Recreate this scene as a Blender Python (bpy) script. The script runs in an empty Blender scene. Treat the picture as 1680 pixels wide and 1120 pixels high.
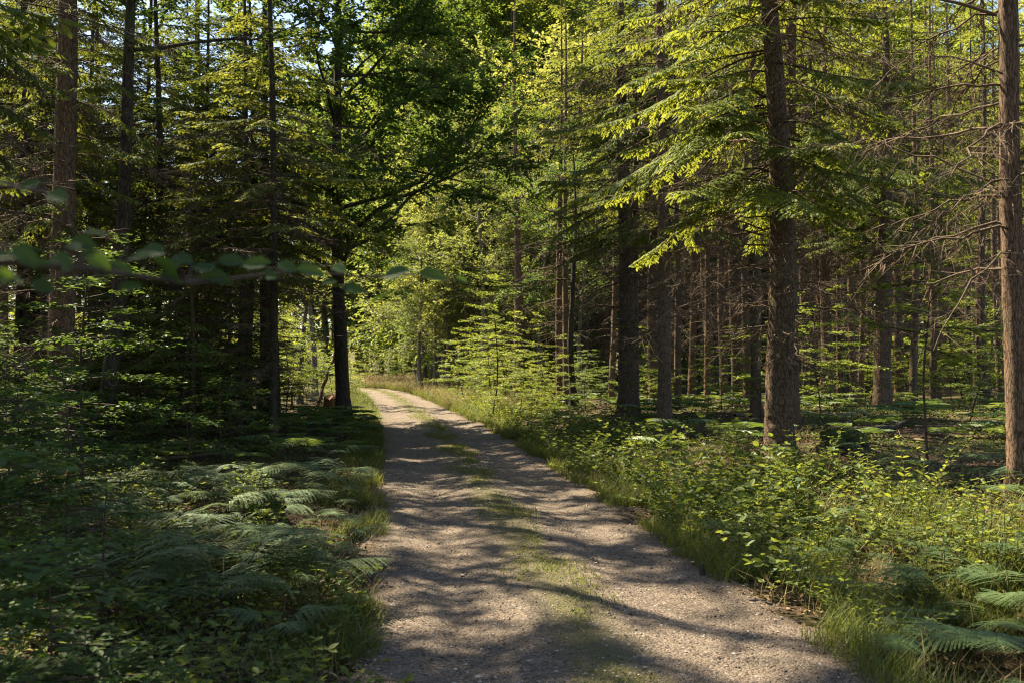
import bpy, math
import numpy as np
from math import radians, sin, cos, pi

# ------------------------------------------------------------------ camera, sky, sun, exposure
SC = bpy.context.scene
COL = SC.collection
F = 1633.0            # focal length in pixels of the 1680 px wide photograph (35 mm lens)
CAMZ = 1.7
HZ = 592.0            # row of the horizon

cam = bpy.data.cameras.new("camera")
cam.lens = 35.0
cam.sensor_width = 36.0
cam.clip_start = 0.1
cam.clip_end = 3000
cam.dof.use_dof = True
cam.dof.focus_distance = 13.0
cam.dof.aperture_fstop = 4.2
cam_ob = bpy.data.objects.new("camera", cam)
cam_ob.location = (0, 0, CAMZ)
cam_ob.rotation_euler = (radians(90) + math.atan((HZ - 560) / F), 0, 0)
COL.objects.link(cam_ob)
SC.camera = cam_ob

SUN_EL = radians(52)
SUN_ROT = math.atan2(-0.76, 0.65)
to_sun = np.array([sin(SUN_ROT) * cos(SUN_EL), cos(SUN_ROT) * cos(SUN_EL), sin(SUN_EL)])
world = bpy.data.worlds.new("World")
SC.world = world
world.use_nodes = True
wn = world.node_tree
sky = wn.nodes.new("ShaderNodeTexSky")
sky.sky_type = 'NISHITA'
sky.sun_disc = False
sky.sun_elevation = SUN_EL
sky.sun_rotation = SUN_ROT
sky.air_density = 1.0
sky.dust_density = 1.0
wn.links.new(sky.outputs[0], wn.nodes['Background'].inputs[0])
wn.nodes['Background'].inputs[1].default_value = 0.06

sl = bpy.data.lights.new("sun", 'SUN')
sl.energy = 5.0
sl.angle = radians(0.55)
sl.color = (1.0, 0.855, 0.61)
so = bpy.data.objects.new("sun", sl)
from mathutils import Vector, Matrix
so.rotation_euler = Vector(to_sun).to_track_quat('Z', 'Y').to_euler()
so.location = (-30, 20, 40)
COL.objects.link(so)

SC.view_settings.view_transform = 'Standard'
SC.view_settings.look = 'None'
SC.view_settings.exposure = 2.1
SC.view_settings.gamma = 1.0
SC.cycles.max_bounces = 5
SC.cycles.diffuse_bounces = 3
SC.cycles.glossy_bounces = 2
SC.cycles.transmission_bounces = 3
SC.cycles.transparent_max_bounces = 4
SC.cycles.use_denoising = True
SC.cycles.denoising_prefilter = 'NONE'
SC.cycles.pixel_filter_type = 'BLACKMAN_HARRIS'
SC.cycles.filter_width = 1.15
SC.cycles.use_adaptive_sampling = False
SC.cycles.sample_clamp_indirect = 4.0
SC.cycles.caustics_reflective = False
SC.cycles.caustics_refractive = False

# ------------------------------------------------------------------ helpers
def rng_(s):
    return np.random.default_rng(s)

def unit(v):
    return v / np.maximum(np.linalg.norm(v, axis=-1, keepdims=True), 1e-9)

def arr(*a):
    return np.array(a, dtype=float)

class Buf:
    """collects vertices and faces, then links ONE mesh"""
    def __init__(self):
        self.v = []; self.f = []; self.n = 0
    def add(self, v, f, m=0, smooth=False):
        v = np.asarray(v, float).reshape(-1, 3)
        f = np.asarray(f, int)
        self.v.append(v); self.f.append((f + self.n, m, smooth)); self.n += len(v)
    def mesh(self, name, mats):
        me = bpy.data.meshes.new(name)
        if self.n:
            v = np.concatenate(self.v)
            me.vertices.add(len(v))
            me.vertices.foreach_set("co", v.astype(np.float32).ravel())
            loops = np.concatenate([f.ravel() for f, _, _ in self.f])
            cnt = np.concatenate([np.full(len(f), f.shape[1]) for f, _, _ in self.f])
            start = np.concatenate([[0], np.cumsum(cnt)[:-1]])
            me.loops.add(len(loops)); me.loops.foreach_set("vertex_index", loops.astype(np.int32))
            me.polygons.add(len(cnt))
            me.polygons.foreach_set("loop_start", start.astype(np.int32))
            me.polygons.foreach_set("loop_total", cnt.astype(np.int32))
            me.polygons.foreach_set("material_index", np.concatenate([np.full(len(f), m) for f, m, _ in self.f]).astype(np.int32))
            me.polygons.foreach_set("use_smooth", np.concatenate([np.full(len(f), s) for f, _, s in self.f]))
            me.update(calc_edges=True)
        for m in mats:
            me.materials.append(m)
        return me

DIAMOND = (arr([0, 0, 0], [.45, .5, .03], [1, 0, -.05], [.45, -.5, .03]), np.array([[0, 1, 2, 3]]))
LEAF6 = (arr([0, 0, 0], [.28, .44, .06], [.68, .40, .04], [1, 0, -.06], [.68, -.40, .04], [.28, -.44, .06]),
         np.array([[0, 1, 2, 3], [0, 3, 4, 5]]))
SHOOT = (arr([0, .12, 0], [.3, .5, -.03], [.75, .42, -.04], [1, 0, -.08], [.75, -.42, -.04], [.3, -.5, -.03], [0, -.12, 0], [.5, 0, .09]),
         np.array([[0, 1, 7, 7], [1, 2, 7, 7], [2, 3, 7, 7], [3, 4, 7, 7], [4, 5, 7, 7], [5, 6, 7, 7]])[:, :3])
BLADE = (arr([0, -.5, 0], [0, .5, 0], [.5, .42, .03], [.5, -.42, .03], [1, .03, -.28], [1, -.03, -.28]),
         np.array([[0, 1, 2, 3], [3, 2, 4, 5]]))
TWIG = (arr([0, -.5, 0], [0, .5, 0], [1, 0, -.08]), np.array([[0, 1, 2]]))
_L = []
for _k in range(7):                              # a young shoot set with needles, for the nearest boughs
    _u = .06 + .13 * _k
    _L += [(_u, .04, 0), (_u + .22 * (1 - .5 * _u), .5 * (1 - .35 * _u), -.03), (_u + .1, .03, .01)]
    _L += [(_u, -.04, 0), (_u + .22 * (1 - .5 * _u), -.5 * (1 - .35 * _u), -.03), (_u + .1, -.03, .01)]
OBLONG = (arr([0, -.48, 0], [0, .48, 0], [.72, .42, .02], [.72, -.42, .02], [1, .1, -.06], [1, -.1, -.06]), np.array([[0, 1, 2, 3], [3, 2, 4, 5]]))
NEEDLED = (np.array(_L + [(0, -.03, 0), (0, .03, 0), (1.05, 0, -.04)]), np.arange(45).reshape(-1, 3))

def leaves(buf, P, D, N, L, W, tpl=DIAMOND, m=0, flip=None):
    n = len(P)
    if not n: return
    P = np.asarray(P, float); D = np.broadcast_to(unit(np.asarray(D, float)), P.shape); N = np.broadcast_to(N, P.shape)
    S = unit(np.cross(N, D)); N2 = np.cross(D, S)
    L = np.broadcast_to(L, (n,))[:, None, None]; W = np.broadcast_to(W, (n,))[:, None, None]
    tv, tf = tpl
    V = P[:, None] + D[:, None] * (tv[None, :, 0:1] * L) + S[:, None] * (tv[None, :, 1:2] * W) + N2[:, None] * (tv[None, :, 2:3] * L)
    k = len(tv)
    Fc = (tf[None] + (np.arange(n) * k)[:, None, None]).reshape(-1, tf.shape[1])
    buf.add(V.reshape(-1, 3), Fc, m)

def tube(buf, path, rad, k=6, m=0, bark=0.0, rng=None, cap=False):
    path = np.asarray(path, float); n = len(path)
    rad = np.broadcast_to(rad, (n,)).astype(float)
    T = unit(np.gradient(path, axis=0))
    ref = arr(0, 0, 1) if abs(T[n // 2][2]) < .9 else arr(1, 0, 0)
    A = unit(np.cross(T, ref)); B = np.cross(T, A)
    a = np.arange(k) * 2 * pi / k
    R = rad[:, None] * np.ones(k)
    if bark and rng is not None:
        R = R * (1 + bark * rng.standard_normal((n, k)))
    V = path[:, None] + A[:, None] * (np.cos(a) * R)[..., None] + B[:, None] * (np.sin(a) * R)[..., None]
    i = np.arange(n - 1)[:, None] * k; j = np.arange(k)[None]; j2 = (j + 1) % k
    Fc = np.stack([i + j, i + j2, i + k + j2, i + k + j], -1).reshape(-1, 4)
    buf.add(V.reshape(-1, 3), Fc, m, True)
    if cap:
        c = path[-1] + T[-1] * rad[-1] * .1
        Vc = np.vstack([V[-1], c[None]])
        buf.add(Vc, np.stack([np.arange(k), (np.arange(k) + 1) % k, np.full(k, k)], -1), m, False)

def ob(name, me, parent=None, loc=None, rot=None, scale=None):
    o = bpy.data.objects.new(name, me); COL.objects.link(o)
    if parent is not None: o.parent = parent
    if loc is not None: o.location = loc
    if rot is not None: o.rotation_euler = rot
    if scale is not None: o.scale = scale
    return o

def tag(o, label=None, cat=None, group=None, kind=None):
    if label: o['label'] = label
    if cat: o['category'] = cat
    if group: o['group'] = group
    if kind: o['kind'] = kind
    return o

# ------------------------------------------------------------------ the lie of the land
PL = np.array([(2.2, -8), (1.2, 0), (.55, 5.26), (.365, 6.8), (.125, 9), (-.095, 10.76), (-.41, 13.35), (-.92, 17.6),
               (-2.03, 25.7), (-2.97, 31.5), (-4.5, 41), (-6.1, 50), (-7.4, 56), (-9.2, 61.5), (-12.2, 65.5), (-17, 68.5), (-25, 70), (-45, 72), (-90, 74)])
_d = np.concatenate([[0], np.cumsum(np.linalg.norm(np.diff(PL, axis=0), axis=1))])
_t = np.arange(0, _d[-1], .35)
PATH = np.stack([np.interp(_t, _d, PL[:, 0]), np.interp(_t, _d, PL[:, 1])], -1)
for _ in range(5):
    PATH[3:-3] = np.mean([PATH[3 + k:len(PATH) - 3 + k] for k in range(-3, 4)], axis=0)
PT = unit(np.gradient(PATH, axis=0))

def road_s(x, y):
    """signed distance from the middle of the road (right positive)"""
    x = np.atleast_1d(np.asarray(x, float)); y = np.atleast_1d(np.asarray(y, float))
    out = np.empty(x.shape).ravel(); xf, yf = x.ravel(), y.ravel()
    for a in range(0, len(xf), 20000):
        dx = xf[a:a + 20000, None] - PATH[None, :, 0]; dy = yf[a:a + 20000, None] - PATH[None, :, 1]
        d2 = dx * dx + dy * dy; k = d2.argmin(1); r = np.arange(len(k))
        side = np.sign(PT[k, 1] * dx[r, k] - PT[k, 0] * dy[r, k])
        out[a:a + 20000] = np.sqrt(d2[r, k]) * np.where(side == 0, 1, side)
    return out.reshape(x.shape)

def sm(t):
    t = np.clip(t, 0, 1); return t * t * (3 - 2 * t)

def wob(x, y):
    return (np.sin(.55 * x + 1.3) * np.cos(.43 * y + .4) + .6 * np.sin(1.27 * x - .9 * y + 2) + .35 * np.sin(2.9 * x + 2.3 * y) + .22 * np.sin(5.3 * x - 4.1 * y + 1)) / 2.2

def terrain(x, y):
    x = np.asarray(x, float); y = np.asarray(y, float)
    s = road_s(x, y).reshape(np.broadcast(x, y).shape)
    a = np.abs(s) - 1.44
    left = .12 * sm(a / 1.5) + .14 * wob(x, y) * sm((a - .2) / 2)
    near = 1 - sm((y - 18) / 22)
    right = -.10 * np.exp(-((a - .75) / .5) ** 2) * near + (.12 + .38 * near) * sm((a - 1.0) / 2.6) + .13 * wob(x, y) * sm((a - .2) / 2)
    z = np.where(s < 0, left, right)
    return np.where(a < 0, -.05 * sm(-a / .25), z)

def tz(x, y):
    return float(np.atleast_1d(terrain(arr(x), arr(y)))[0])

def at(px, d):
    x = (px - 840) / F * d
    return np.array([x, d, tz(x, d)])

def ground_at(px, py):
    """point of the land seen at a pixel"""
    ds = np.concatenate([np.arange(3, 40, .05), np.arange(40, 110, .25)])
    x = (px - 840) / F * ds; z = CAMZ - (py - HZ) / F * ds
    below = np.nonzero(z <= terrain(x, ds))[0]
    k = below[0] if len(below) else len(ds) - 1
    return np.array([x[k], ds[k], tz(x[k], ds[k])])

# ------------------------------------------------------------------ materials
def new_mat(name):
    m = bpy.data.materials.new(name); m.use_nodes = True
    nt = m.node_tree; nt.nodes.clear()
    return m, nt, nt.nodes.new("ShaderNodeOutputMaterial")

def nd(nt, typ, **kw):
    n = nt.nodes.new(typ)
    for k, v in kw.items():
        if k in n.inputs: n.inputs[k].default_value = v
        else: setattr(n, k, v)
    return n

def ramp(nt, fac, stops):
    r = nt.nodes.new("ShaderNodeValToRGB")
    e = r.color_ramp.elements
    while len(e) < len(stops): e.new(.5)
    for q, (p, c) in zip(e, stops):
        q.position = p; q.color = (*c, 1)
    nt.links.new(fac, r.inputs[0]); return r.outputs[0]

def mixc(nt, fac, a, b, mode='MIX'):
    n = nt.nodes.new("ShaderNodeMix"); n.data_type = 'RGBA'; n.blend_type = mode
    for i, v in ((0, fac), (6, a), (7, b)):
        if hasattr(v, 'is_output') or isinstance(v, bpy.types.NodeSocket): nt.links.new(v, n.inputs[i])
        else: n.inputs[i].default_value = v if i == 0 else (*v, 1)
    return n.outputs[2]

def leaf_mat(name, dark, light, trans, gloss=.10, rough=.38, tw=.45, odd=None):
    m, nt, out = new_mat(name)
    geo = nd(nt, "ShaderNodeNewGeometry"); oi = nd(nt, "ShaderNodeObjectInfo")
    nz = nd(nt, "ShaderNodeTexNoise", Scale=1.3, Detail=2.0)
    tc = nd(nt, "ShaderNodeTexCoord"); nt.links.new(tc.outputs['Object'], nz.inputs['Vector'])
    a = nd(nt, "ShaderNodeMath", operation='MULTIPLY'); nt.links.new(geo.outputs['Random Per Island'], a.inputs[0]); a.inputs[1].default_value = .55
    b = nd(nt, "ShaderNodeMath", operation='MULTIPLY_ADD'); nt.links.new(nz.outputs[0], b.inputs[0]); b.inputs[1].default_value = .5; nt.links.new(a.outputs[0], b.inputs[2])
    stops = [(.12, dark), (.8, light)]
    if odd: stops += [(.93, light), (.99, odd)]
    c = ramp(nt, b.outputs[0], stops)
    t = ramp(nt, b.outputs[0], [(.1, tuple(.65 * q for q in trans)), (.85, trans)])
    hs = nd(nt, "ShaderNodeHueSaturation"); hs2 = nd(nt, "ShaderNodeHueSaturation")
    hm = nd(nt, "ShaderNodeMapRange"); nt.links.new(oi.outputs['Random'], hm.inputs[0]); hm.inputs[3].default_value = .485; hm.inputs[4].default_value = .515
    vm = nd(nt, "ShaderNodeMapRange"); nt.links.new(oi.outputs['Random'], vm.inputs[0]); vm.inputs[3].default_value = 1.2; vm.inputs[4].default_value = .8
    for h, src in ((hs, c), (hs2, t)):
        nt.links.new(src, h.inputs['Color']); nt.links.new(hm.outputs[0], h.inputs['Hue']); nt.links.new(vm.outputs[0], h.inputs['Value'])
    df = nd(nt, "ShaderNodeBsdfDiffuse"); nt.links.new(hs.outputs[0], df.inputs[0])
    tr = nd(nt, "ShaderNodeBsdfTranslucent"); nt.links.new(hs2.outputs[0], tr.inputs[0])
    gl = nd(nt, "ShaderNodeBsdfGlossy", Roughness=rough + .08); gl.inputs[0].default_value = (.62, .66, .66, 1)
    mx = nd(nt, "ShaderNodeMixShader"); mx.inputs[0].default_value = tw
    nt.links.new(df.outputs[0], mx.inputs[1]); nt.links.new(tr.outputs[0], mx.inputs[2])
    lw = nd(nt, "ShaderNodeLayerWeight", Blend=.5)
    pw = nd(nt, "ShaderNodeMath", operation='POWER'); nt.links.new(lw.outputs['Facing'], pw.inputs[0]); pw.inputs[1].default_value = 3.0
    fm = nd(nt, "ShaderNodeMath", operation='MULTIPLY_ADD'); nt.links.new(pw.outputs[0], fm.inputs[0]); fm.inputs[1].default_value = gloss * 1.1; fm.inputs[2].default_value = gloss * .28
    fm.use_clamp = True
    m2 = nd(nt, "ShaderNodeMixShader"); nt.links.new(fm.outputs[0], m2.inputs[0])
    nt.links.new(mx.outputs[0], m2.inputs[1]); nt.links.new(gl.outputs[0], m2.inputs[2])
    nt.links.new(m2.outputs[0], out.inputs[0])
    return m

def bark_mat(name, dark, mid, light, moss=0.0, sx=22.0, sz=5.0, bump=.6):
    m, nt, out = new_mat(name)
    tc = nd(nt, "ShaderNodeTexCoord"); oi = nd(nt, "ShaderNodeObjectInfo")
    mp = nd(nt, "ShaderNodeMapping"); mp.inputs['Scale'].default_value = (sx, sx, sz)
    ad = nd(nt, "ShaderNodeVectorMath", operation='ADD'); nt.links.new(tc.outputs['Object'], ad.inputs[0]); nt.links.new(oi.outputs['Random'], ad.inputs[1])
    nt.links.new(ad.outputs[0], mp.inputs[0])
    vo = nd(nt, "ShaderNodeTexVoronoi", Scale=1.0); vo.feature = 'DISTANCE_TO_EDGE'
    dn = nd(nt, "ShaderNodeTexNoise", Scale=1.6, Detail=4.0)
    nt.links.new(mp.outputs[0], dn.inputs['Vector'])
    wv = nd(nt, "ShaderNodeVectorMath", operation='MULTIPLY_ADD'); nt.links.new(dn.outputs['Color'], wv.inputs[0]); wv.inputs[1].default_value = (.9, .9, .9); nt.links.new(mp.outputs[0], wv.inputs[2])
    nt.links.new(wv.outputs[0], vo.inputs['Vector'])
    n1 = nd(nt, "ShaderNodeTexNoise", Scale=2.2, Detail=6.0, Roughness=.65); nt.links.new(tc.outputs['Object'], n1.inputs['Vector'])
    n2 = nd(nt, "ShaderNodeTexNoise", Scale=3.0, Detail=5.0, Roughness=.7); nt.links.new(mp.outputs[0], n2.inputs['Vector'])
    c = ramp(nt, n2.outputs[0], [(.3, dark), (.5, mid), (.72, light)])
    cr = nd(nt, "ShaderNodeMapRange"); nt.links.new(vo.outputs['Distance'], cr.inputs[0]); cr.inputs[2].default_value = .12; cr.inputs[3].default_value = .35; cr.inputs[4].default_value = 1
    c = mixc(nt, 1.0, c, cr.outputs[0], 'MULTIPLY')
    if moss:
        mm = nd(nt, "ShaderNodeMapRange"); nt.links.new(n1.outputs[0], mm.inputs[0]); mm.inputs[1].default_value = .52; mm.inputs[2].default_value = .66; mm.inputs[4].default_value = moss
        c = mixc(nt, mm.outputs[0], c, (.055, .075, .022))
    br = nd(nt, "ShaderNodeMapRange"); nt.links.new(oi.outputs['Random'], br.inputs[0]); br.inputs[3].default_value = .75; br.inputs[4].default_value = 1.25
    c = mixc(nt, 1.0, c, br.outputs[0], 'MULTIPLY')
    bs = nd(nt, "ShaderNodeBsdfPrincipled", Roughness=.92)
    bs.inputs['Specular IOR Level'].default_value = .2
    nt.links.new(c, bs.inputs['Base Color'])
    h = nd(nt, "ShaderNodeMath", operation='MULTIPLY_ADD'); nt.links.new(n2.outputs[0], h.inputs[0]); h.inputs[1].default_value = .6; nt.links.new(cr.outputs[0], h.inputs[2])
    bu = nd(nt, "ShaderNodeBump", Strength=bump, Distance=.02); nt.links.new(h.outputs[0], bu.inputs['Height']); nt.links.new(bu.outputs[0], bs.inputs['Normal'])
    nt.links.new(bs.outputs[0], out.inputs[0])
    return m

def plain_mat(name, stops, scale=8.0, rough=.9, bump=.4, dist=.02, island=False):
    m, nt, out = new_mat(name)
    tc = nd(nt, "ShaderNodeTexCoord")
    n = nd(nt, "ShaderNodeTexNoise", Scale=scale, Detail=6.0, Roughness=.65); nt.links.new(tc.outputs['Object'], n.inputs['Vector'])
    fac = n.outputs[0]
    if island:
        g = nd(nt, "ShaderNodeNewGeometry"); fac = g.outputs['Random Per Island']
    c = ramp(nt, fac, stops)
    bs = nd(nt, "ShaderNodeBsdfPrincipled", Roughness=rough); bs.inputs['Specular IOR Level'].default_value = .25
    nt.links.new(c, bs.inputs['Base Color'])
    if bump:
        bu = nd(nt, "ShaderNodeBump", Strength=bump, Distance=dist); nt.links.new(n.outputs[0], bu.inputs['Height']); nt.links.new(bu.outputs[0], bs.inputs['Normal'])
    nt.links.new(bs.outputs[0], out.inputs[0])
    return m

M = {}
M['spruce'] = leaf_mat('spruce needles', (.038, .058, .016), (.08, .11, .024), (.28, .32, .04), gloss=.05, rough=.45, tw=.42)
M['spruce_sunlit'] = leaf_mat('sunlit spruce needles', (.07, .105, .018), (.14, .17, .028), (.46, .48, .05), gloss=.05, rough=.45, tw=.45)  # lit copy of the spruce needles, sunlight put into the colour
M['oak'] = leaf_mat('oak and shade-darkened leaves', (.028, .058, .018), (.06, .105, .025), (.15, .235, .03), gloss=.055, tw=.42)  # also paints shade into the left saplings and the near beech branch
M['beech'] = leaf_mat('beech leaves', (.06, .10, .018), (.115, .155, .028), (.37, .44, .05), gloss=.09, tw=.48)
M['birch'] = leaf_mat('birch leaves', (.07, .10, .03), (.14, .17, .05), (.42, .46, .09), gloss=.08, tw=.45)
M['fern'] = leaf_mat('bracken fronds', (.042, .082, .028), (.082, .138, .042), (.26, .34, .05), gloss=.12, rough=.4, tw=.38)
M['bramble'] = leaf_mat('bramble leaves', (.042, .072, .015), (.105, .14, .028), (.33, .38, .045), gloss=.065, rough=.42, tw=.4, odd=(.2, .16, .03))
M['herb'] = leaf_mat('herb leaves', (.07, .11, .018), (.14, .18, .03), (.40, .46, .05), gloss=.07, rough=.4, tw=.45)
M['grass'] = leaf_mat('grass blades', (.06, .085, .018), (.13, .15, .03), (.28, .29, .045), gloss=.06, rough=.4, tw=.4, odd=(.3, .25, .11))
M['drygrass'] = leaf_mat('dry grass', (.14, .11, .045), (.30, .24, .11), (.25, .2, .09), gloss=.04, tw=.3)
M['cover'] = leaf_mat('bilberry leaves', (.04, .065, .015), (.10, .11, .03), (.22, .24, .04), gloss=.08, tw=.4, odd=(.22, .12, .04))
M['litter'] = plain_mat('leaf litter', [(0, (.045, .025, .014)), (.5, (.11, .065, .035)), (.85, (.2, .13, .075)), (1, (.3, .22, .14))], island=True, bump=0)
M['bark'] = bark_mat('spruce bark', (.055, .036, .025), (.145, .098, .066), (.25, .18, .125), moss=.4)
M['bark_red'] = bark_mat('reddish spruce bark', (.06, .038, .026), (.155, .098, .063), (.25, .17, .112), moss=.2)
M['bark_dark'] = bark_mat('dark bark', (.025, .02, .015), (.06, .047, .034), (.11, .085, .062), moss=.5, sx=16, sz=3.2)  # darker bark tone with coarser scales
M['bark_birch'] = bark_mat('pale mottled bark', (.05, .045, .035), (.19, .165, .13), (.34, .30, .25), moss=.5, sx=9, sz=14, bump=.3)
M['dead'] = plain_mat('dead twigs', [(.3, (.055, .038, .026)), (.55, (.125, .088, .058)), (.75, (.22, .165, .115))], scale=3, bump=0)
M['stem'] = plain_mat('green stems', [(.3, (.06, .06, .025)), (.7, (.12, .12, .05))], scale=12, bump=0)
M['twig'] = plain_mat('brown twigs', [(.3, (.03, .022, .015)), (.7, (.085, .06, .04))], scale=6, bump=0)
M['moss'] = plain_mat('moss', [(.3, (.03, .045, .01)), (.6, (.08, .10, .02)), (.8, (.14, .14, .03))], scale=14, bump=.8)
M['rot'] = plain_mat('rotten red wood', [(.3, (.05, .02, .01)), (.55, (.15, .068, .036)), (.8, (.27, .14, .08))], scale=9, bump=.7)
M['stone'] = plain_mat('gravel stones', [(0, (.04, .034, .03)), (.45, (.12, .10, .083)), (.9, (.32, .275, .23)), (1, (.40, .36, .32))], island=True, bump=0)

def ground_material():
    m, nt, out = new_mat('forest floor')
    tc = nd(nt, "ShaderNodeTexCoord")
    n1 = nd(nt, "ShaderNodeTexNoise", Scale=.7, Detail=6.0, Roughness=.6); n2 = nd(nt, "ShaderNodeTexNoise", Scale=14.0, Detail=8.0, Roughness=.75)
    n3 = nd(nt, "ShaderNodeTexNoise", Scale=55.0, Detail=4.0, Roughness=.7)
    for n in (n1, n2, n3): nt.links.new(tc.outputs['Object'], n.inputs['Vector'])
    soil = ramp(nt, n2.outputs[0], [(.3, (.03, .02, .012)), (.5, (.08, .052, .03)), (.7, (.16, .105, .065))])
    moss = ramp(nt, n3.outputs[0], [(.3, (.025, .035, .01)), (.7, (.085, .095, .025))])
    f = nd(nt, "ShaderNodeMapRange"); nt.links.new(n1.outputs[0], f.inputs[0]); f.inputs[1].default_value = .42; f.inputs[2].default_value = .6; f.inputs[4].default_value = .9
    c = mixc(nt, f.outputs[0], soil, moss)
    bs = nd(nt, "ShaderNodeBsdfPrincipled", Roughness=.95); bs.inputs['Specular IOR Level'].default_value = .15
    nt.links.new(c, bs.inputs['Base Color'])
    h = nd(nt, "ShaderNodeMath", operation='ADD'); nt.links.new(n2.outputs[0], h.inputs[0]); nt.links.new(n3.outputs[0], h.inputs[1])
    bu = nd(nt, "ShaderNodeBump", Strength=.9, Distance=.05); nt.links.new(h.outputs[0], bu.inputs['Height']); nt.links.new(bu.outputs[0], bs.inputs['Normal'])
    nt.links.new(bs.outputs[0], out.inputs[0])
    return m

def road_material():
    m, nt, out = new_mat('gravel road')
    tc = nd(nt, "ShaderNodeTexCoord"); at_ = nd(nt, "ShaderNodeAttribute", attribute_name='lane')
    n1 = nd(nt, "ShaderNodeTexNoise", Scale=.9, Detail=5.0, Roughness=.6); n2 = nd(nt, "ShaderNodeTexNoise", Scale=9.0, Detail=6.0, Roughness=.7)
    n3 = nd(nt, "ShaderNodeTexNoise", Scale=120.0, Detail=3.0, Roughness=.7)
    vo = nd(nt, "ShaderNodeTexVoronoi", Scale=62.0); vo2 = nd(nt, "ShaderNodeTexVoronoi", Scale=150.0)
    for n in (n1, n2, n3, vo, vo2): nt.links.new(tc.outputs['Object'], n.inputs['Vector'])
    sep = nd(nt, "ShaderNodeSeparateColor"); nt.links.new(vo.outputs['Color'], sep.inputs[0])
    sep2 = nd(nt, "ShaderNodeSeparateColor"); nt.links.new(vo2.outputs['Color'], sep2.inputs[0])
    base = ramp(nt, n2.outputs[0], [(.28, (.128, .102, .080)), (.5, (.198, .160, .127)), (.72, (.272, .225, .182))])
    st = ramp(nt, sep.outputs[0], [(0, (.28, .27, .26)), (.22, (.82, .82, .82)), (.8, (1.02, 1.01, 1.0)), (1, (1.35, 1.33, 1.3))])
    st2 = ramp(nt, sep2.outputs[0], [(0, (.62, .62, .62)), (.4, (1, 1, 1)), (1, (1.2, 1.2, 1.2))])
    c = mixc(nt, 1.0, base, st, 'MULTIPLY'); c = mixc(nt, .9, c, st2, 'MULTIPLY')
    big = ramp(nt, n1.outputs[0], [(.3, (.78, .76, .74)), (.7, (1.08, 1.07, 1.05))]); c = mixc(nt, 1.0, c, big, 'MULTIPLY')
    # lane: 0 in the middle, 1 at the edge
    ln = at_.outputs['Fac']
    q = nd(nt, "ShaderNodeMath", operation='MULTIPLY_ADD'); nt.links.new(n2.outputs[0], q.inputs[0]); q.inputs[1].default_value = .35; nt.links.new(ln, q.inputs[2])
    mid = ramp(nt, q.outputs[0], [(.22, (1, 1, 1)), (.38, (0, 0, 0))]); edge = ramp(nt, q.outputs[0], [(.95, (0, 0, 0)), (1.12, (1, 1, 1))])
    e2 = nd(nt, "ShaderNodeMapRange"); nt.links.new(q.outputs[0], e2.inputs[0]); e2.inputs[1].default_value = .92; e2.inputs[2].default_value = 1.16
    green = ramp(nt, n3.outputs[0], [(.3, (.055, .052, .022)), (.7, (.15, .135, .058))])
    mf = nd(nt, "ShaderNodeMath", operation='MULTIPLY'); nt.links.new(mid, mf.inputs[0]); mf.inputs[1].default_value = .85
    c = mixc(nt, mf.outputs[0], c, green)
    soil = ramp(nt, n3.outputs[0], [(.3, (.06, .042, .026)), (.7, (.15, .11, .07))]); c = mixc(nt, e2.outputs[0], c, soil)
    bs = nd(nt, "ShaderNodeBsdfPrincipled", Roughness=.9); bs.inputs['Specular IOR Level'].default_value = .25
    nt.links.new(c, bs.inputs['Base Color'])
    h = nd(nt, "ShaderNodeMath", operation='MULTIPLY_ADD'); nt.links.new(vo.outputs['Distance'], h.inputs[0]); h.inputs[1].default_value = -1.0; nt.links.new(n3.outputs[0], h.inputs[2])
    bu = nd(nt, "ShaderNodeBump", Strength=1.0, Distance=.02); nt.links.new(h.outputs[0], bu.inputs['Height']); nt.links.new(bu.outputs[0], bs.inputs['Normal'])
    nt.links.new(bs.outputs[0], out.inputs[0])
    return m

# ------------------------------------------------------------------ ground and road
def spaced(lo, hi, a, b, step, far):
    mid = np.arange(a, b + 1e-6, step)
    L, x, st = [], a, step
    while x > lo: st = min(st * 1.25, far); x -= st; L.append(x)
    R, x, st = [], b, step
    while x < hi: st = min(st * 1.25, far); x += st; R.append(x)
    return np.concatenate([L[::-1], mid, R])

gx = spaced(-900, 900, -14, 14, .22, 60); gy = spaced(-200, 1500, -4, 74, .25, 60)
X, Y = np.meshgrid(gx, gy)
Z = terrain(X, Y) + sm((np.hypot(X, Y) - 160) / 800) * 30
g = Buf(); nx = len(gx)
i = np.arange(len(gy) - 1)[:, None] * nx + np.arange(nx - 1)[None]
g.add(np.stack([X, Y, Z], -1), np.stack([i, i + 1, i + 1 + nx, i + nx], -1).reshape(-1, 4), 0, True)
tag(ob('ground', g.mesh('ground', [ground_material()])), kind='structure')

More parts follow.
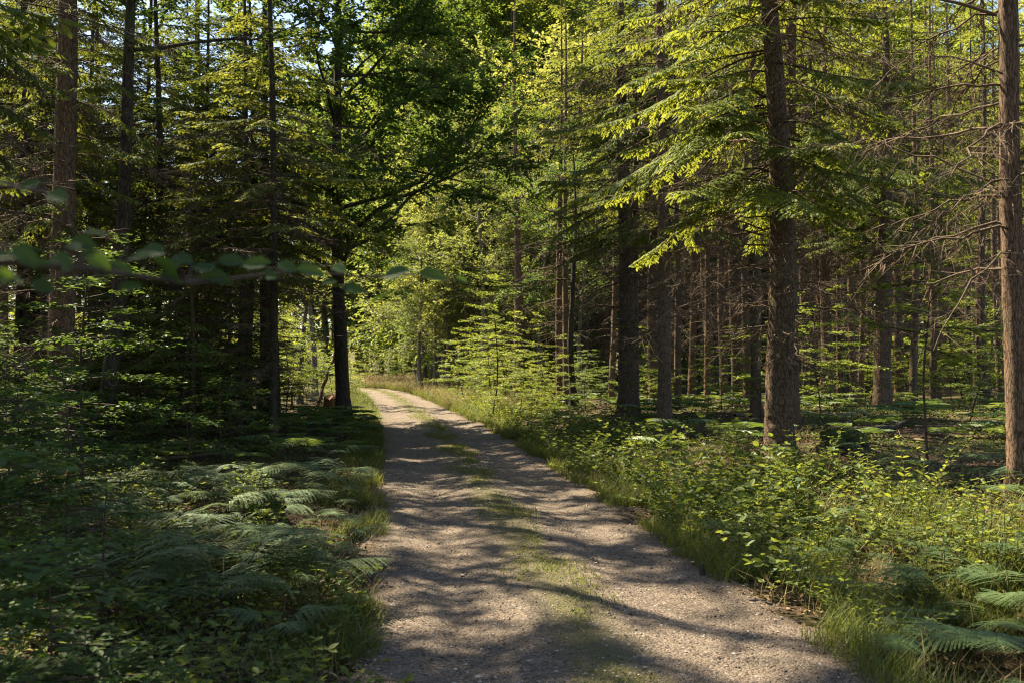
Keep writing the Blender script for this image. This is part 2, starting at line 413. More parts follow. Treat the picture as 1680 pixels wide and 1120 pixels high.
def build_road():
    r = rng_(3); ss = np.linspace(-1.54, 1.58, 45); n = len(PATH)
    fine = np.arange(0, n - 1, .5); c = np.stack([np.interp(fine, np.arange(n), PATH[:, k]) for k in (0, 1)], -1)
    t = unit(np.gradient(c, axis=0)); nr = np.stack([t[:, 1], -t[:, 0]], -1)
    l = np.arange(len(fine)) * .175
    wl = 1 + .05 * np.sin(l * 1.1) + .035 * np.sin(l * 2.9 + 1) + .05 * r.standard_normal(len(l))
    wr = 1 + .05 * np.sin(l * .9 + 2) + .035 * np.sin(l * 3.3) + .05 * r.standard_normal(len(l))
    S = np.where(ss[None] < 0, ss[None] * wl[:, None], ss[None] * wr[:, None])
    P = c[:, None] + nr[:, None] * S[..., None]
    tap = 1 - .16 * sm((l - 8 - 22) / 25)[:, None]; S = S * tap; P = c[:, None] + nr[:, None] * S[..., None]
    a = np.abs(ss)[None]
    z = .018 + .03 * np.exp(-(S / .3) ** 2) - .034 * np.exp(-((np.abs(S) - .75) / .25) ** 2) + .007 * wob(P[..., 0] * 2.2, P[..., 1] * 2.2)
    z = z - .10 * sm((a - 1.36) / .2) + .004 * r.standard_normal(z.shape)
    b = Buf(); k = len(ss); i = np.arange(len(fine) - 1)[:, None] * k + np.arange(k - 1)[None]
    b.add(np.concatenate([P, z[..., None]], -1), np.stack([i, i + 1, i + k + 1, i + k], -1).reshape(-1, 4), 0, True)
    me = b.mesh('forest_road', [road_material()])
    la = me.attributes.new('lane', 'FLOAT', 'POINT'); la.data.foreach_set('value', (np.broadcast_to(a / 1.56, S.shape)).astype(np.float32).ravel())
    return ob('road', me)
tag(build_road(), kind='structure')

# ------------------------------------------------------------------ spruces
def bough_axis(L, up, sag, tip, n=9):
    t = np.linspace(0, 1, n)
    return np.stack([L * t * (1 - .06 * t), np.zeros(n), L * (up * t - sag * t ** 2 + tip * t ** 3)], -1)

def live_bough(bn, bw, base, az, L, up, sag, tip, r, dens=1.0, tpl=SHOOT, size=1.0, start=.22, hang=.35, thick=.012):
    ax = bough_axis(L, up, sag, tip)
    ax[:, 1] += r.normal(0, .13) * L * np.linspace(0, 1, len(ax)) ** 2 + .03 * L * np.sin(np.linspace(0, 5, len(ax)) + r.uniform(0, 6))
    ax[:, 2] += .02 * L * np.sin(np.linspace(0, 6, len(ax)) + r.uniform(0, 6))
    ca, sa = cos(az), sin(az)
    Rm = np.array([[ca, -sa, 0], [sa, ca, 0], [0, 0, 1]])
    if bw is not None: tube(bw, base + ax @ Rm.T, np.linspace(thick * (.5 + L / 3), .003, len(ax)), 4)
    nb = max(6, int(L / .058 * dens))
    t = np.linspace(start, .985, nb) + r.uniform(-.01, .01, nb)
    k = np.linspace(0, 1, len(ax))
    B = np.stack([np.interp(t, k, ax[:, q]) for q in range(3)], -1)
    T = unit(np.stack([np.interp(t, k, np.gradient(ax[:, q])) for q in range(3)], -1))
    side = np.where(np.arange(nb) % 2 == 0, 1.0, -1.0)
    ang = np.radians(r.uniform(32, 74, nb))
    l = (.10 + .40 * np.minimum(L, 3.2) / 2 * ((1 - t) ** .75) * np.minimum(1, (t - start + .12) * 3.2)) * np.where(r.random(nb) < .16, .3, r.uniform(.5, 1.3, nb))
    H = unit(np.stack([T[:, 0] * np.cos(ang), side * np.sin(ang), T[:, 2] * .6 - .12 * np.ones(nb)], -1))
    # shoots along each branchlet
    m = np.maximum(2, (l / .036 * dens).astype(int)); idx = np.repeat(np.arange(nb), m)
    u = np.concatenate([np.linspace(.12, 1, q) for q in m]) + r.uniform(-.03, .03, len(idx))
    li = l[idx]
    P = B[idx] + H[idx] * (u * li)[:, None]; P[:, 2] -= hang * (u * li) ** 2
    sd = np.where(r.random(len(idx)) < .5, 1.0, -1.0)
    Hi = H[idx].copy(); Hi[:, 2] -= 2 * hang * u * li
    S = unit(np.cross(Hi, [0, 0, 1.0]))
    last = u > .93
    w = np.where(last, 0, r.uniform(.5, .95, len(idx)))
    D = Hi * (1 - .45 * w)[:, None] + S * (sd * w)[:, None]; D[:, 2] -= r.uniform(0, hang * .9, len(idx))
    Ls = size * r.uniform(.08, .155, len(idx)) * (1.15 - .4 * u)
    Nn = np.stack([r.normal(0, .3, len(idx)), r.normal(0, .3, len(idx)), np.ones(len(idx))], -1)
    # the branchlet's own needles
    P2 = B; D2 = H.copy(); D2[:, 2] -= hang * l
    for (p, d, nn, ll, ww, tp) in ((P, D, Nn, Ls, size * r.uniform(.026, .044, len(idx)), tpl), (P2, D2, np.tile([0, 0, 1.0], (nb, 1)), l * 1.02, np.full(nb, .022) * size, DIAMOND)):
        leaves(bn, base + p @ Rm.T, d @ Rm.T, nn @ Rm.T, ll, ww, tp)

def dead_bough(bw, base, az, L, up, sag, tip, r, dens=1.0, thick=.014, bare=.15, tw=1.0):
    ax = bough_axis(L, up, sag, tip)
    ax[1:-1] += r.normal(0, .012 * L, (len(ax) - 2, 3))
    ca, sa = cos(az), sin(az); Rm = np.array([[ca, -sa, 0], [sa, ca, 0], [0, 0, 1]])
    tube(bw, base + ax @ Rm.T, np.linspace(thick, .003, len(ax)), 4)
    nb = max(3, int(L / .085 * dens)); t = r.uniform(bare, .98, nb); k = np.linspace(0, 1, len(ax))
    B = np.stack([np.interp(t, k, ax[:, q]) for q in range(3)], -1)
    side = np.where(r.random(nb) < .5, 1.0, -1.0); ang = np.radians(r.uniform(35, 75, nb))
    H = np.stack([np.cos(ang), side * np.sin(ang), r.uniform(-1.0, .15, nb)], -1)
    l = r.uniform(.12, .55, nb) * min(1.0, .4 + L / 3)
    N = r.normal(0, 1, (nb, 3))
    leaves(bw, base + B @ Rm.T, H @ Rm.T, N, l, .011 * tw, TWIG)
    m = 5; idx = np.repeat(np.arange(nb), m); u = r.uniform(.2, .95, len(idx))
    P = B[idx] + unit(H)[idx] * (u * l[idx])[:, None]
    D = unit(H)[idx] + r.normal(0, .55, (len(idx), 3)); D[:, 2] -= .45
    leaves(bw, base + P @ Rm.T, D @ Rm.T, r.normal(0, 1, (len(idx), 3)), r.uniform(.06, .26, len(idx)), .0075 * tw, TWIG)

def trunk_mesh(name, H, R, seed, mat, flare=.55, k=20, bend=.08, knots=0):
    r = rng_(seed); b = Buf()
    z = np.concatenate([np.linspace(-.35, 1.2, 20), np.linspace(1.3, H, int(H * 3.5))])
    t = np.clip(z / H, 0, 1)
    rad = R * (1 - .93 * t ** 1.15) + R * flare * np.exp(-np.clip(z, 0, 9) / .22)
    ph = r.uniform(0, 6, 4)
    path = np.stack([bend * (np.sin(z * .35 + ph[0]) - sin(ph[0])) * np.minimum(1, z / 3), bend * (np.sin(z * .28 + ph[1]) - sin(ph[1])) * np.minimum(1, z / 3), z], -1)
    a = np.arange(k) * 2 * pi / k
    lobes = 1 + (.16 * np.cos(4 * a[None] + ph[2]) + .12 * np.cos(7 * a[None] + ph[3])) * np.exp(-np.clip(z, 0, 9) / .25)[:, None]
    Rr = rad[:, None] * lobes * (1 + .045 * r.standard_normal((len(z), k)) * (z < .7 * H)[:, None])
    V = path[:, None] + np.stack([np.cos(a)[None] * Rr, np.sin(a)[None] * Rr, np.zeros_like(Rr)], -1)
    i = np.arange(len(z) - 1)[:, None] * k; j = np.arange(k)[None]; j2 = (j + 1) % k
    b.add(V.reshape(-1, 3), np.stack([i + j, i + j2, i + k + j2, i + k + j], -1).reshape(-1, 4), 0, True)
    for _ in range(knots):                        # snapped-off branch stubs
        zz = r.uniform(.8, H * .5); az = r.uniform(0, 2 * pi); q = np.interp(zz, z, rad)
        c = np.array([np.interp(zz, z, path[:, 0]), np.interp(zz, z, path[:, 1]), zz]); d = np.array([cos(az), sin(az), r.uniform(-.3, .3)])
        tube(b, [c + d * q * .7, c + d * (q + .03), c + d * (q + r.uniform(.05, .16))], [.016, .012, .008], 5, 0, cap=True)
    return b.mesh(name, [mat])

def spruce_kind(seed, H=20.0, zb=4.5, Lmax=2.9, dead0=1.6, needle='spruce', dens=1.0, tpl=SHOOT, step=.29, size=1.0, dead_n=1.45, narrow=1.15, gap=.12, front=0):
    """crown (needles + wood) and dead lower branches of one spruce, as two meshes"""
    r = rng_(seed); bn, bd = Buf(), Buf(); bw = Buf()
    z = zb; az = r.uniform(0, 6)
    while z < H - .5:
        f = (z - zb) / (H - zb)
        n = r.integers(4, 8) if f < .9 else 4
        for q in range(n):
            if r.random() < gap: continue
            az += 2 * pi / n + r.uniform(-.35, .35)
            grow = min(1, .55 + f * 5)
            L = max(.35, Lmax * grow * (1 - f) ** narrow * r.uniform(.65, 1.15))
            up = -.12 + .45 * f + r.uniform(-.2, .16); sag = .50 - .30 * f; tip = .26 - .1 * f
            live_bough(bn, bw, arr(0, 0, z + r.uniform(-.1, .1)), az, L, up, sag, tip, r, dens, tpl, size, start=.30 if f < .3 else .12, hang=.55 - .3 * f)
        z += step * r.uniform(.8, 1.25)
    for q in range(front):                        # long low boughs on the side that gets the light from the road
        live_bough(bn, bw, arr(0, 0, zb + .2 + 2.6 * q / max(1, front)), radians(r.uniform(-175, -75)), r.uniform(1.7, Lmax), r.uniform(-.2, .1), .5, .26, r, dens, tpl, size, start=.25, hang=.5)
    z = dead0
    while z < zb + 4.0:
        for q in range(r.integers(2, 5)):
            dead_bough(bd, arr(0, 0, z + r.uniform(-.15, .15)), r.uniform(0, 2 * pi), r.uniform(.5, 1.0) * Lmax * (.45 + .45 * min(1, (z - dead0) / 3)),
                       r.uniform(-.1, .2), r.uniform(.2, .6), r.uniform(.05, .25), r, dead_n)
        z += r.uniform(.3, .5)
    bn2 = Buf(); bn2.v, bn2.f, bn2.n = bn.v, bn.f, bn.n
    for v, (f_, m_, s_) in zip(bw.v, bw.f): pass
    off = bn2.n
    for v in bw.v: bn2.v.append(v)
    for (f_, m_, s_) in bw.f: bn2.f.append((f_ + off, 1, s_))
    bn2.n += bw.n
    return bn2.mesh('spruce crown', [M[needle], M['twig']]), bd.mesh('dead branches', [M['dead']]), H

SPR = [spruce_kind(11, 13.5, 4.3, 3.1, 1.7, gap=.22), spruce_kind(12, 14, 5.2, 2.9, 1.5, gap=.3), spruce_kind(13, 14, 6.0, 2.7, 1.4, dens=.9, gap=.35)]
SPR_FAR = [spruce_kind(21, 21, 8.0, 2.7, 2.2, dens=.55, tpl=DIAMOND, size=1.7, step=.5, dead_n=.5, gap=.55),
           spruce_kind(22, 20, 6.5, 2.5, 2.0, dens=.55, tpl=DIAMOND, size=1.7, step=.5, dead_n=.5, gap=.45)]
SPR_MID = [spruce_kind(23, 15.5, 6.5, 2.5, 2.0, dens=.6, tpl=DIAMOND, size=1.7, step=.5, dead_n=.5, gap=.6), spruce_kind(24, 16.5, 7.5, 2.4, 2.0, dens=.6, tpl=DIAMOND, size=1.7, step=.5, dead_n=.5, gap=.62)]
SPR_LOW = [spruce_kind(31, 9, 1.2, 2.0, .4, dens=.8, size=1.2, dead_n=.6, gap=.1)]
AIRY = [spruce_kind(61, 19, 4.0, 2.7, 1.4, gap=.5, step=.40), spruce_kind(62, 18, 4.6, 2.4, 1.6, gap=.55, step=.42)]
GOLD = spruce_kind(41, 12.5, 3.9, 3.3, 1.5, needle='spruce_sunlit', dens=1.3, tpl=SHOOT, size=.9, gap=.36, step=.31, front=7)
TRK = [trunk_mesh('spruce trunk', 20, .2, 51, M['bark'], knots=16), trunk_mesh('spruce trunk', 20, .2, 52, M['bark_red'], knots=16), trunk_mesh('spruce trunk', 20, .2, 53, M['bark'], bend=.14, knots=14)]
TRK_DARK = trunk_mesh('dark trunk', 20, .2, 54, M['bark_dark'], bend=.12, knots=8)
TRK_FAR = [trunk_mesh('slim trunk', 20, .2, 55, M['bark_red'], k=8, flare=.3, bend=.1), trunk_mesh('slim trunk', 20, .2, 56, M['bark'], k=8, flare=.3, bend=.16)]

def spruce(p, rad, kind, trk, H=20.0, H0=20.0, rz=0.0, lean=(0, 0), label='', group=None, name='spruce_tree', cat='tree', csc=1.0, dead=True):
    t = ob(name, None, loc=p, rot=(lean[0], lean[1], 0)); tag(t, label, cat, group)
    ob('trunk', trk, t, rot=(0, 0, rz), scale=(rad / .2, rad / .2, kind[2] * H / H0 / 20.0))
    ob('crown', kind[0], t, rot=(0, 0, rz), scale=(csc, csc, H / H0))
    if dead: ob('dead_branchwork', kind[1], t, rot=(0, 0, rz + 1.0), scale=(1, 1, H / H0))
    return t

# ------------------------------------------------------------------ broadleaf trees
def branch_path(p, d, L, r, n=7, wig=.12, up=0.0):
    pts = [np.array(p, float)]; d = unit(np.array(d, float))
    for _ in range(n - 1):
        d = unit(d + r.normal(0, wig, 3) + arr(0, 0, up)); pts.append(pts[-1] + d * L / (n - 1))
    return np.array(pts)

def sprays(bl, P, D, r, L=.6, n=18, leaf=.085, wid=.5, flat=.35, m=0, tpl=LEAF6, bw=None, mw=0):
    """leafy twigs: n leaves set left and right along each twig"""
    k = len(P)
    if not k: return
    D = unit(D); Ls = L * r.uniform(.6, 1.25, k)
    if bw is not None: leaves(bw, P, D, r.normal(0, 1, (k, 3)), Ls, .011, TWIG, mw)
    idx = np.repeat(np.arange(k), n); u = np.tile(np.linspace(.12, 1, n), k) + r.uniform(-.03, .03, k * n)
    S = unit(np.cross(D, np.tile([0, 0, 1.0], (k, 1)) + r.normal(0, .15, (k, 3))))
    sd = np.tile(np.where(np.arange(n) % 2 == 0, 1.0, -1.0), k)
    pos = P[idx] + D[idx] * (u * Ls[idx])[:, None]; pos[:, 2] -= .12 * (u * Ls[idx]) ** 2
    pos += r.normal(0, .02, pos.shape)
    d = D[idx] * .75 + S[idx] * (sd * r.uniform(.5, 1.1, k * n))[:, None] + r.normal(0, flat * .6, (k * n, 3))
    N = np.array([0, 0, 1.0]) + r.normal(0, flat, (k * n, 3))
    ll = leaf * r.uniform(.65, 1.2, k * n)
    leaves(bl, pos, d, N, ll, ll * wid, tpl, m)

def broadleaf(seed, H, R, zb, reach, leafmat, barkmat, leaf=.09, wid=.55, n_limb=14, twigs=9, per=20, limb_up=(.1, .7), flat=.5, bend=.25, epi=0, flare=.8, lean=(0, 0), trunk_k=14, tl=.6):
    r = rng_(seed); bt, bl, bw = Buf(), Buf(), Buf()
    z = np.linspace(-.3, H, 34); t = np.clip(z / H, 0, 1)
    ph = r.uniform(0, 6, 2)
    path = np.stack([bend * (np.sin(z * .4 + ph[0]) - sin(ph[0])) * np.minimum(1, z / 3) + lean[0] * z, bend * (np.sin(z * .33 + ph[1]) - sin(ph[1])) * np.minimum(1, z / 3) + lean[1] * z, z], -1)
    rad = R * (1 - .9 * t) + R * flare * np.exp(-np.clip(z, 0, 9) / .2)
    tube(bt, path, rad, trunk_k, 0, .05, r)
    TP, TD = [], []
    for q in range(n_limb):
        f = (q + r.uniform(0, .8)) / n_limb; zz = zb + (H - zb) * f * .95
        c = np.array([np.interp(zz, z, path[:, 0]), np.interp(zz, z, path[:, 1]), zz]); az = q * 2.4 + r.uniform(-.5, .5)
        L = reach * (1 - .55 * f) * r.uniform(.7, 1.1)
        lp = branch_path(c, [cos(az), sin(az), r.uniform(*limb_up)], L, r, 8, .13, .02)
        tube(bw, lp, np.linspace(np.interp(zz, z, rad) * .45, .012, 8), 6)
        for w in range(5):
            kk = r.integers(2, 8); d0 = unit(lp[kk] - lp[kk - 1]); d = unit(d0 + r.normal(0, .6, 3) + arr(0, 0, .1))
            sp = branch_path(lp[kk], d, L * r.uniform(.25, .5), r, 5, .2, .0)
            tube(bw, sp, np.linspace(.016, .005, 5), 4)
            for g_ in range(twigs):
                h = r.uniform(.15, 1); e = np.array([np.interp(h, np.linspace(0, 1, 5), sp[:, c_]) for c_ in range(3)])
                TP.append(e); TD.append(unit(sp[-1] - sp[0]) + r.normal(0, .65, 3))
        for g_ in range(twigs):
            h = r.uniform(.12, 1); e = np.array([np.interp(h, np.linspace(0, 1, 8), lp[:, c_]) for c_ in range(3)])
            TP.append(e); TD.append(unit(lp[-1] - lp[0]) + r.normal(0, .7, 3))
    for q in range(epi):
        zz = r.uniform(zb * .85, H); c = np.array([np.interp(zz, z, path[:, 0]), np.interp(zz, z, path[:, 1]), zz]); az = r.uniform(0, 6.3)
        lp = branch_path(c, [cos(az), sin(az), r.uniform(-.2, .5)], r.uniform(.6, 2.0), r, 5, .2); tube(bw, lp, np.linspace(.014, .004, 5), 4)
        for k in range(1, 5):
            for _ in range(2): TP.append(lp[k]); TD.append(unit(lp[-1] - lp[0]) + r.normal(0, .7, 3))
    TP, TD = np.array(TP), np.array(TD); TD[:, 2] *= .6
    sprays(bl, TP, TD, r, tl, per, leaf, wid, flat, 0, LEAF6, bw)
    return bt.mesh('broadleaf trunk', [M[barkmat]]), bl.mesh('leafy crown', [M[leafmat]]), bw.mesh('limbs', [M[barkmat]])

def tree(p, kind, rz=0, sc=1.0, label='', group=None, name='oak_tree', cat='tree', lean=(0, 0), tsc=1.0):
    t = ob(name, None, loc=p, rot=(lean[0], lean[1], rz), scale=(sc, sc, sc)); tag(t, label, cat, group)
    ob('trunk', kind[0], t, scale=(tsc, tsc, 1)); ob('crown', kind[1], t); ob('limbs', kind[2], t)
    return t

def sapling_kind(seed, H, reach, leafmat='beech', leaf=.075, layers=None, per=14, zb=.25, droop=.05, R=.018):
    """young beech: a thin stem and leaves held in flat tiers"""
    r = rng_(seed); bs, bl = Buf(), Buf()
    stem = branch_path([0, 0, -.1], [r.normal(0, .06), r.normal(0, .06), 1], H, r, 10, .06, .05)
    tube(bs, stem, np.linspace(R * (.6 + H * .25), .004, 10), 6)
    n = layers or int(H * 7); TP, TD = [], []
    for q in range(n):
        f = zb + (1 - zb) * (q + r.random() * .6) / n; c = np.array([np.interp(f, np.linspace(0, 1, 10), stem[:, c_]) for c_ in range(3)])
        az = q * 2.4 + r.uniform(-.6, .6); L = reach * (1 - .72 * (f - zb) / (1 - zb)) * r.uniform(.55, 1.1)
        bp = branch_path(c, [cos(az), sin(az), r.uniform(.0, .35)], L, r, 6, .07, -droop)
        tube(bs, bp, np.linspace(.008 + .003 * L, .002, 6), 4)
        nt_ = max(3, int(L / .10))
        for w in range(nt_):
            h = r.uniform(.15, 1); e = np.array([np.interp(h, np.linspace(0, 1, 6), bp[:, c_]) for c_ in range(3)])
            sd = 1 if w % 2 else -1; d = unit(bp[-1] - bp[0]); s_ = np.array([-d[1], d[0], 0])
            TP.append(e); TD.append(d + s_ * sd * r.uniform(.4, 1.1) + r.normal(0, .08, 3))
    sprays(bl, np.array(TP), np.array(TD), r, .34, per, leaf, .6, .22, 0, LEAF6, bs)
    return bs.mesh('sapling stem', [M['twig']]), bl.mesh('sapling leaves', [M[leafmat]])

def plant(p, kind, rz, sc, label, group=None, name='beech_sapling', cat='sapling', tilt=(0, 0), parts=('stem', 'foliage')):
    t = ob(name, None, loc=p, rot=(tilt[0], tilt[1], rz), scale=(sc, sc, sc)); tag(t, label, cat, group)
    ob(parts[0], kind[0], t); ob(parts[1], kind[1], t)
    return t

# ------------------------------------------------------------------ ferns, brambles, herbs
def frond_mesh(seed, L=.95, fine=True, stalk=.35):
    r = rng_(seed); b = Buf()
    t = np.linspace(0, 1, 14); rise = r.uniform(.45, .7)
    ax = np.stack([L * (t - .1 * t * t), .05 * L * np.sin(3 * t + r.uniform(0, 3)), stalk * np.minimum(1, t * 3) ** .8 + L * (rise * t * .5 - rise * .36 * t ** 2.2)], -1)
    tube(b, ax, np.linspace(.005, .0015, 14), 4, 1)
    n = 17; ti = np.linspace(.28, .985, n)
    for sd in (1, -1):
        B = np.stack([np.interp(ti, t, ax[:, c]) for c in range(3)], -1)
        T = unit(np.stack([np.interp(ti, t, np.gradient(ax[:, c])) for c in range(3)], -1))
        l = L * .42 * (1 - ((ti - .28) / .72)) ** .85 + .012
        l *= r.uniform(.85, 1.1, n)
        S = unit(np.cross([0, 0, 1.0], T)) * sd
        H = unit(S + T * .35 + np.stack([np.zeros(n), np.zeros(n), r.uniform(-.3, -.05, n)], -1))
        if not fine:
            leaves(b, B, H, arr(0, 0, 1), l, .05 * (l / l.max()) ** .5 + .008, LEAF6, 0)
            continue
        for q in range(n):
            m = max(3, int(l[q] / .016)); u = np.linspace(.06, 1, m)
            P = B[q] + H[q] * (u * l[q])[:, None]; P[:, 2] -= .16 * (u * l[q]) ** 2 / max(l[q], .05)
            Sp = unit(np.cross([0, 0, 1.0], H[q]))
            for s2 in (1, -1):
                leaves(b, P, Sp * s2 + H[q] * .45, np.array([0, 0, 1.0]) + r.normal(0, .12, (m, 3)), (.026 * (1 - .72 * u) + .005) * (l[q] / .34) ** .4, .0165, OBLONG, 0)
    return b.mesh('fern frond', [M['fern'], M['stem']])

FROND = [frond_mesh(61 + q, r_, True, s_) for q, (r_, s_) in enumerate(((.95, .35), (.8, .3), (1.05, .42), (.7, .22)))]
FROND_FAR = [frond_mesh(71 + q, .9, False, .36) for q in range(3)]
def far_fern_mesh(seed):
    r = rng_(seed); b = Buf()
    for q in range(5):
        m = FROND_FAR[q % 3]; n = len(m.vertices); v = np.empty(n * 3); m.vertices.foreach_get('co', v); v = v.reshape(-1, 3) * r.uniform(.7, 1.1)
        a = q * 1.26 + r.uniform(-.4, .4); R_ = np.array([[cos(a), -sin(a), 0], [sin(a), cos(a), 0], [0, 0, 1]])
        f4 = np.array([p.vertices[:] for p in m.polygons if len(p.vertices) == 4])
        b.add(v @ R_.T, f4, 0)
    return b.mesh('bracken fern', [M['fern'], M['stem']])
FARFERN = [far_fern_mesh(81), far_fern_mesh(82), far_fern_mesh(83)]

def fern(p, seed, sc, label, group=None, n=5, az0=None, spread=2 * pi):
    r = rng_(seed); t = ob('bracken_fern', None, loc=p, scale=(sc, sc, sc)); tag(t, label, 'fern', group)
    a = r.uniform(0, 6) if az0 is None else az0
    for q in range(n):
        ob('frond', FROND[r.integers(0, 4)], t, rot=(r.uniform(-.15, .15), r.uniform(-.12, .15), a + spread * (q / n - (0 if az0 is None else .5 - .5 / n)) + r.uniform(-.3, .3)), scale=[r.uniform(.8, 1.15)] * 3)
    return t

def bramble_kind(seed, H=.7, R=.5, n=10, leaf=.085, mat='bramble', wid=.62, per=3, gap=.085, arch=.6):
    r = rng_(seed); bs, bl = Buf(), Buf(); PP, DD, NN, LL = [], [], [], []
    for q in range(n):
        az = r.uniform(0, 2 * pi); lean = r.uniform(.1, 1.0); L = H * r.uniform(.7, 1.35)
        p = branch_path([r.uniform(-.25, .25) * R, r.uniform(-.25, .25) * R, -.05], [cos(az) * lean, sin(az) * lean, 1], L, r, 8, .12, -.10 * arch)
        tube(bs, p, np.linspace(.0045, .0015, 8), 4)
        m = int(L / gap); u = np.linspace(.2, 1, m)
        B = np.stack([np.interp(u, np.linspace(0, 1, 8), p[:, c]) for c in range(3)], -1); T = unit(np.gradient(B, axis=0)) if m > 1 else np.tile([0, 0, 1.0], (m, 1))
        for k in range(m):
            a2 = k * 2.2 + r.uniform(-.6, .6); d = np.array([cos(a2), sin(a2), r.uniform(-.1, .4)]) + T[k] * .3
            e = B[k] + unit(d) * leaf * .6
            if per == 3:
                s_ = unit(np.cross(d, [0, 0, 1.0]))
                for dd, sc in ((d, 1.0), (d * .4 + s_, .8), (d * .4 - s_, .8)):
                    PP.append(e); DD.append(dd + r.normal(0, .12, 3)); LL.append(leaf * sc * r.uniform(.75, 1.2)); NN.append(arr(0, 0, 1) + d * .25 + r.normal(0, .48, 3))
            else:
                PP.append(B[k]); DD.append(d); LL.append(leaf * (1.25 - .6 * u[k]) * r.uniform(.75, 1.2)); NN.append(arr(0, 0, 1) + r.normal(0, .5, 3))
                PP.append(B[k]); DD.append(d * arr(-1, -1, 1)); LL.append(leaf * (1.25 - .6 * u[k]) * r.uniform(.75, 1.2)); NN.append(arr(0, 0, 1) + r.normal(0, .5, 3))
    LL = np.array(LL); leaves(bl, np.array(PP), np.array(DD), np.array(NN), LL, LL * wid, LEAF6)
    return bs.mesh('plant stems', [M['stem']]), bl.mesh('plant leaves', [M[mat]])

BRAM = [bramble_kind(91, .75, .6, 14, .07), bramble_kind(92, .55, .5, 14, .055, gap=.06), bramble_kind(93, .95, .6, 13, .095)]
SHRUB = [bramble_kind(88, 1.25, .9, 20, .085, 'oak', .62, 2, .07, .5), bramble_kind(89, 1.0, .8, 18, .075, 'oak', .6, 2, .065, .6)]
IVY = [bramble_kind(94, .38, .7, 16, .055, gap=.06, arch=1.3), bramble_kind(95, .3, .6, 15, .05, gap=.055, arch=1.4)]
HERB = [bramble_kind(96, .75, .4, 12, .075, 'herb', .42, 2, .07, .15), bramble_kind(97, .55, .4, 12, .065, 'herb', .45, 2, .06, .2)]

SHADE_TONED = [sapling_kind(105, 2.4, 1.5, 'oak', .085, 20), sapling_kind(106, 1.5, 1.1, 'oak', .08, 16), sapling_kind(107, 3.4, 1.7, 'oak', .085, 26)]  # left saplings, their shade painted in with the darker oak leaf colour
WIDE = [sapling_kind(108, 3.8, 2.5, layers=15), sapling_kind(109, 2.7, 2.2, layers=11), sapling_kind(110, 4.4, 2.3, layers=19)]
BEECH = [sapling_kind(101, 3.2, 1.5), sapling_kind(102, 4.6, 2.1, layers=30), sapling_kind(103, 2.0, 1.0), sapling_kind(104, 1.3, .75, leaf=.07)]

# ------------------------------------------------------------------ who stands where: the named trees
R0 = rng_(7)
# px of the stem at the foot, py of the foot, width in px, kind, trunk, H, lean, label
RIGHT = [
 (1279, 752, 50, GOLD, TRK[0], 19, 0.0, 'thick spruce with a dark stump-like foot and bright yellow-green low boughs right of the road'),
 (1301, 716, 22, AIRY[1], TRK[1], 21, 0.0, 'slim spruce close behind the thick spruce on its right side'),
 (1672, 812, 40, SPR[2], TRK[1], 21, -.01, 'sunlit brown spruce cut off by the right edge with long bare dead branches'),
 (1447, 676, 30, SPR[0], TRK[0], 21, 0.0, 'straight grey-brown spruce behind the leafy sapling'),
 (1358, 671, 22, SPR[1], TRK[2], 20, .01, 'medium spruce standing between the thick spruce and the straight grey-brown spruce'),
 (1028, 688, 32, SPR[0], TRK[0], 20, 0.0, 'thick dark spruce with bare roots nearest the road bend'),
 (1043, 684, 13, SPR_MID[1], TRK[1], 18, 0.0, 'thin spruce hugging the right side of the thick dark rooted spruce'),
 (1090, 700, 23, AIRY[0], TRK[0], 20, 0.0, 'dark straight spruce with white broken twigs on its trunk'),
 (1072, 668, 19, SPR[2], TRK[1], 21, 0.0, 'reddish spruce half hidden behind the dark one with white broken twigs'),
 (957, 642, 18, SPR[0], TRK[1], 20, 0.0, 'reddish spruce rising out of the pale beech saplings'),
 (848, 648, 15, SPR[1], TRK[1], 19, 0.0, 'reddish spruce nearest the sunlit verge where the road bends'),
 (880, 640, 11, SPR_MID[1], TRK_DARK, 18, .01, 'slender dark tree beside the reddish spruce at the sunlit verge'),
 (990, 640, 15, SPR_MID[0], TRK[1], 20, 0.0, 'shaded spruce left of the thick dark rooted spruce'),
 (1134, 660, 13, SPR_MID[0], TRK[1], 19, .015, 'thin sunlit spruce right of the dark one with white broken twigs'),
 (1188, 660, 15, SPR_MID[1], TRK[2], 20, 0.0, 'thin spruce left one of the close pair by the fallen branches'),
 (1208, 660, 17, SPR[2], TRK[0], 20, 0.0, 'thin spruce right one of the close pair by the fallen branches'),
 (1240, 682, 18, SPR_MID[0], TRK[0], 20, -.01, 'spruce with a crook of dead branches just left of the thick spruce'),
 (1553, 645, 21, SPR_MID[0], TRK[1], 21, 0.0, 'mossy shaded spruce behind the curved stem of the leafy sapling'),
 (1588, 643, 11, SPR_MID[1], TRK_DARK, 20, .01, 'slender dark spruce right of the leafy sapling'),
 (1376, 660, 8, SPR_MID[1], TRK[1], 18, 0.0, 'very thin reddish spruce at the right of the medium spruce'),
]
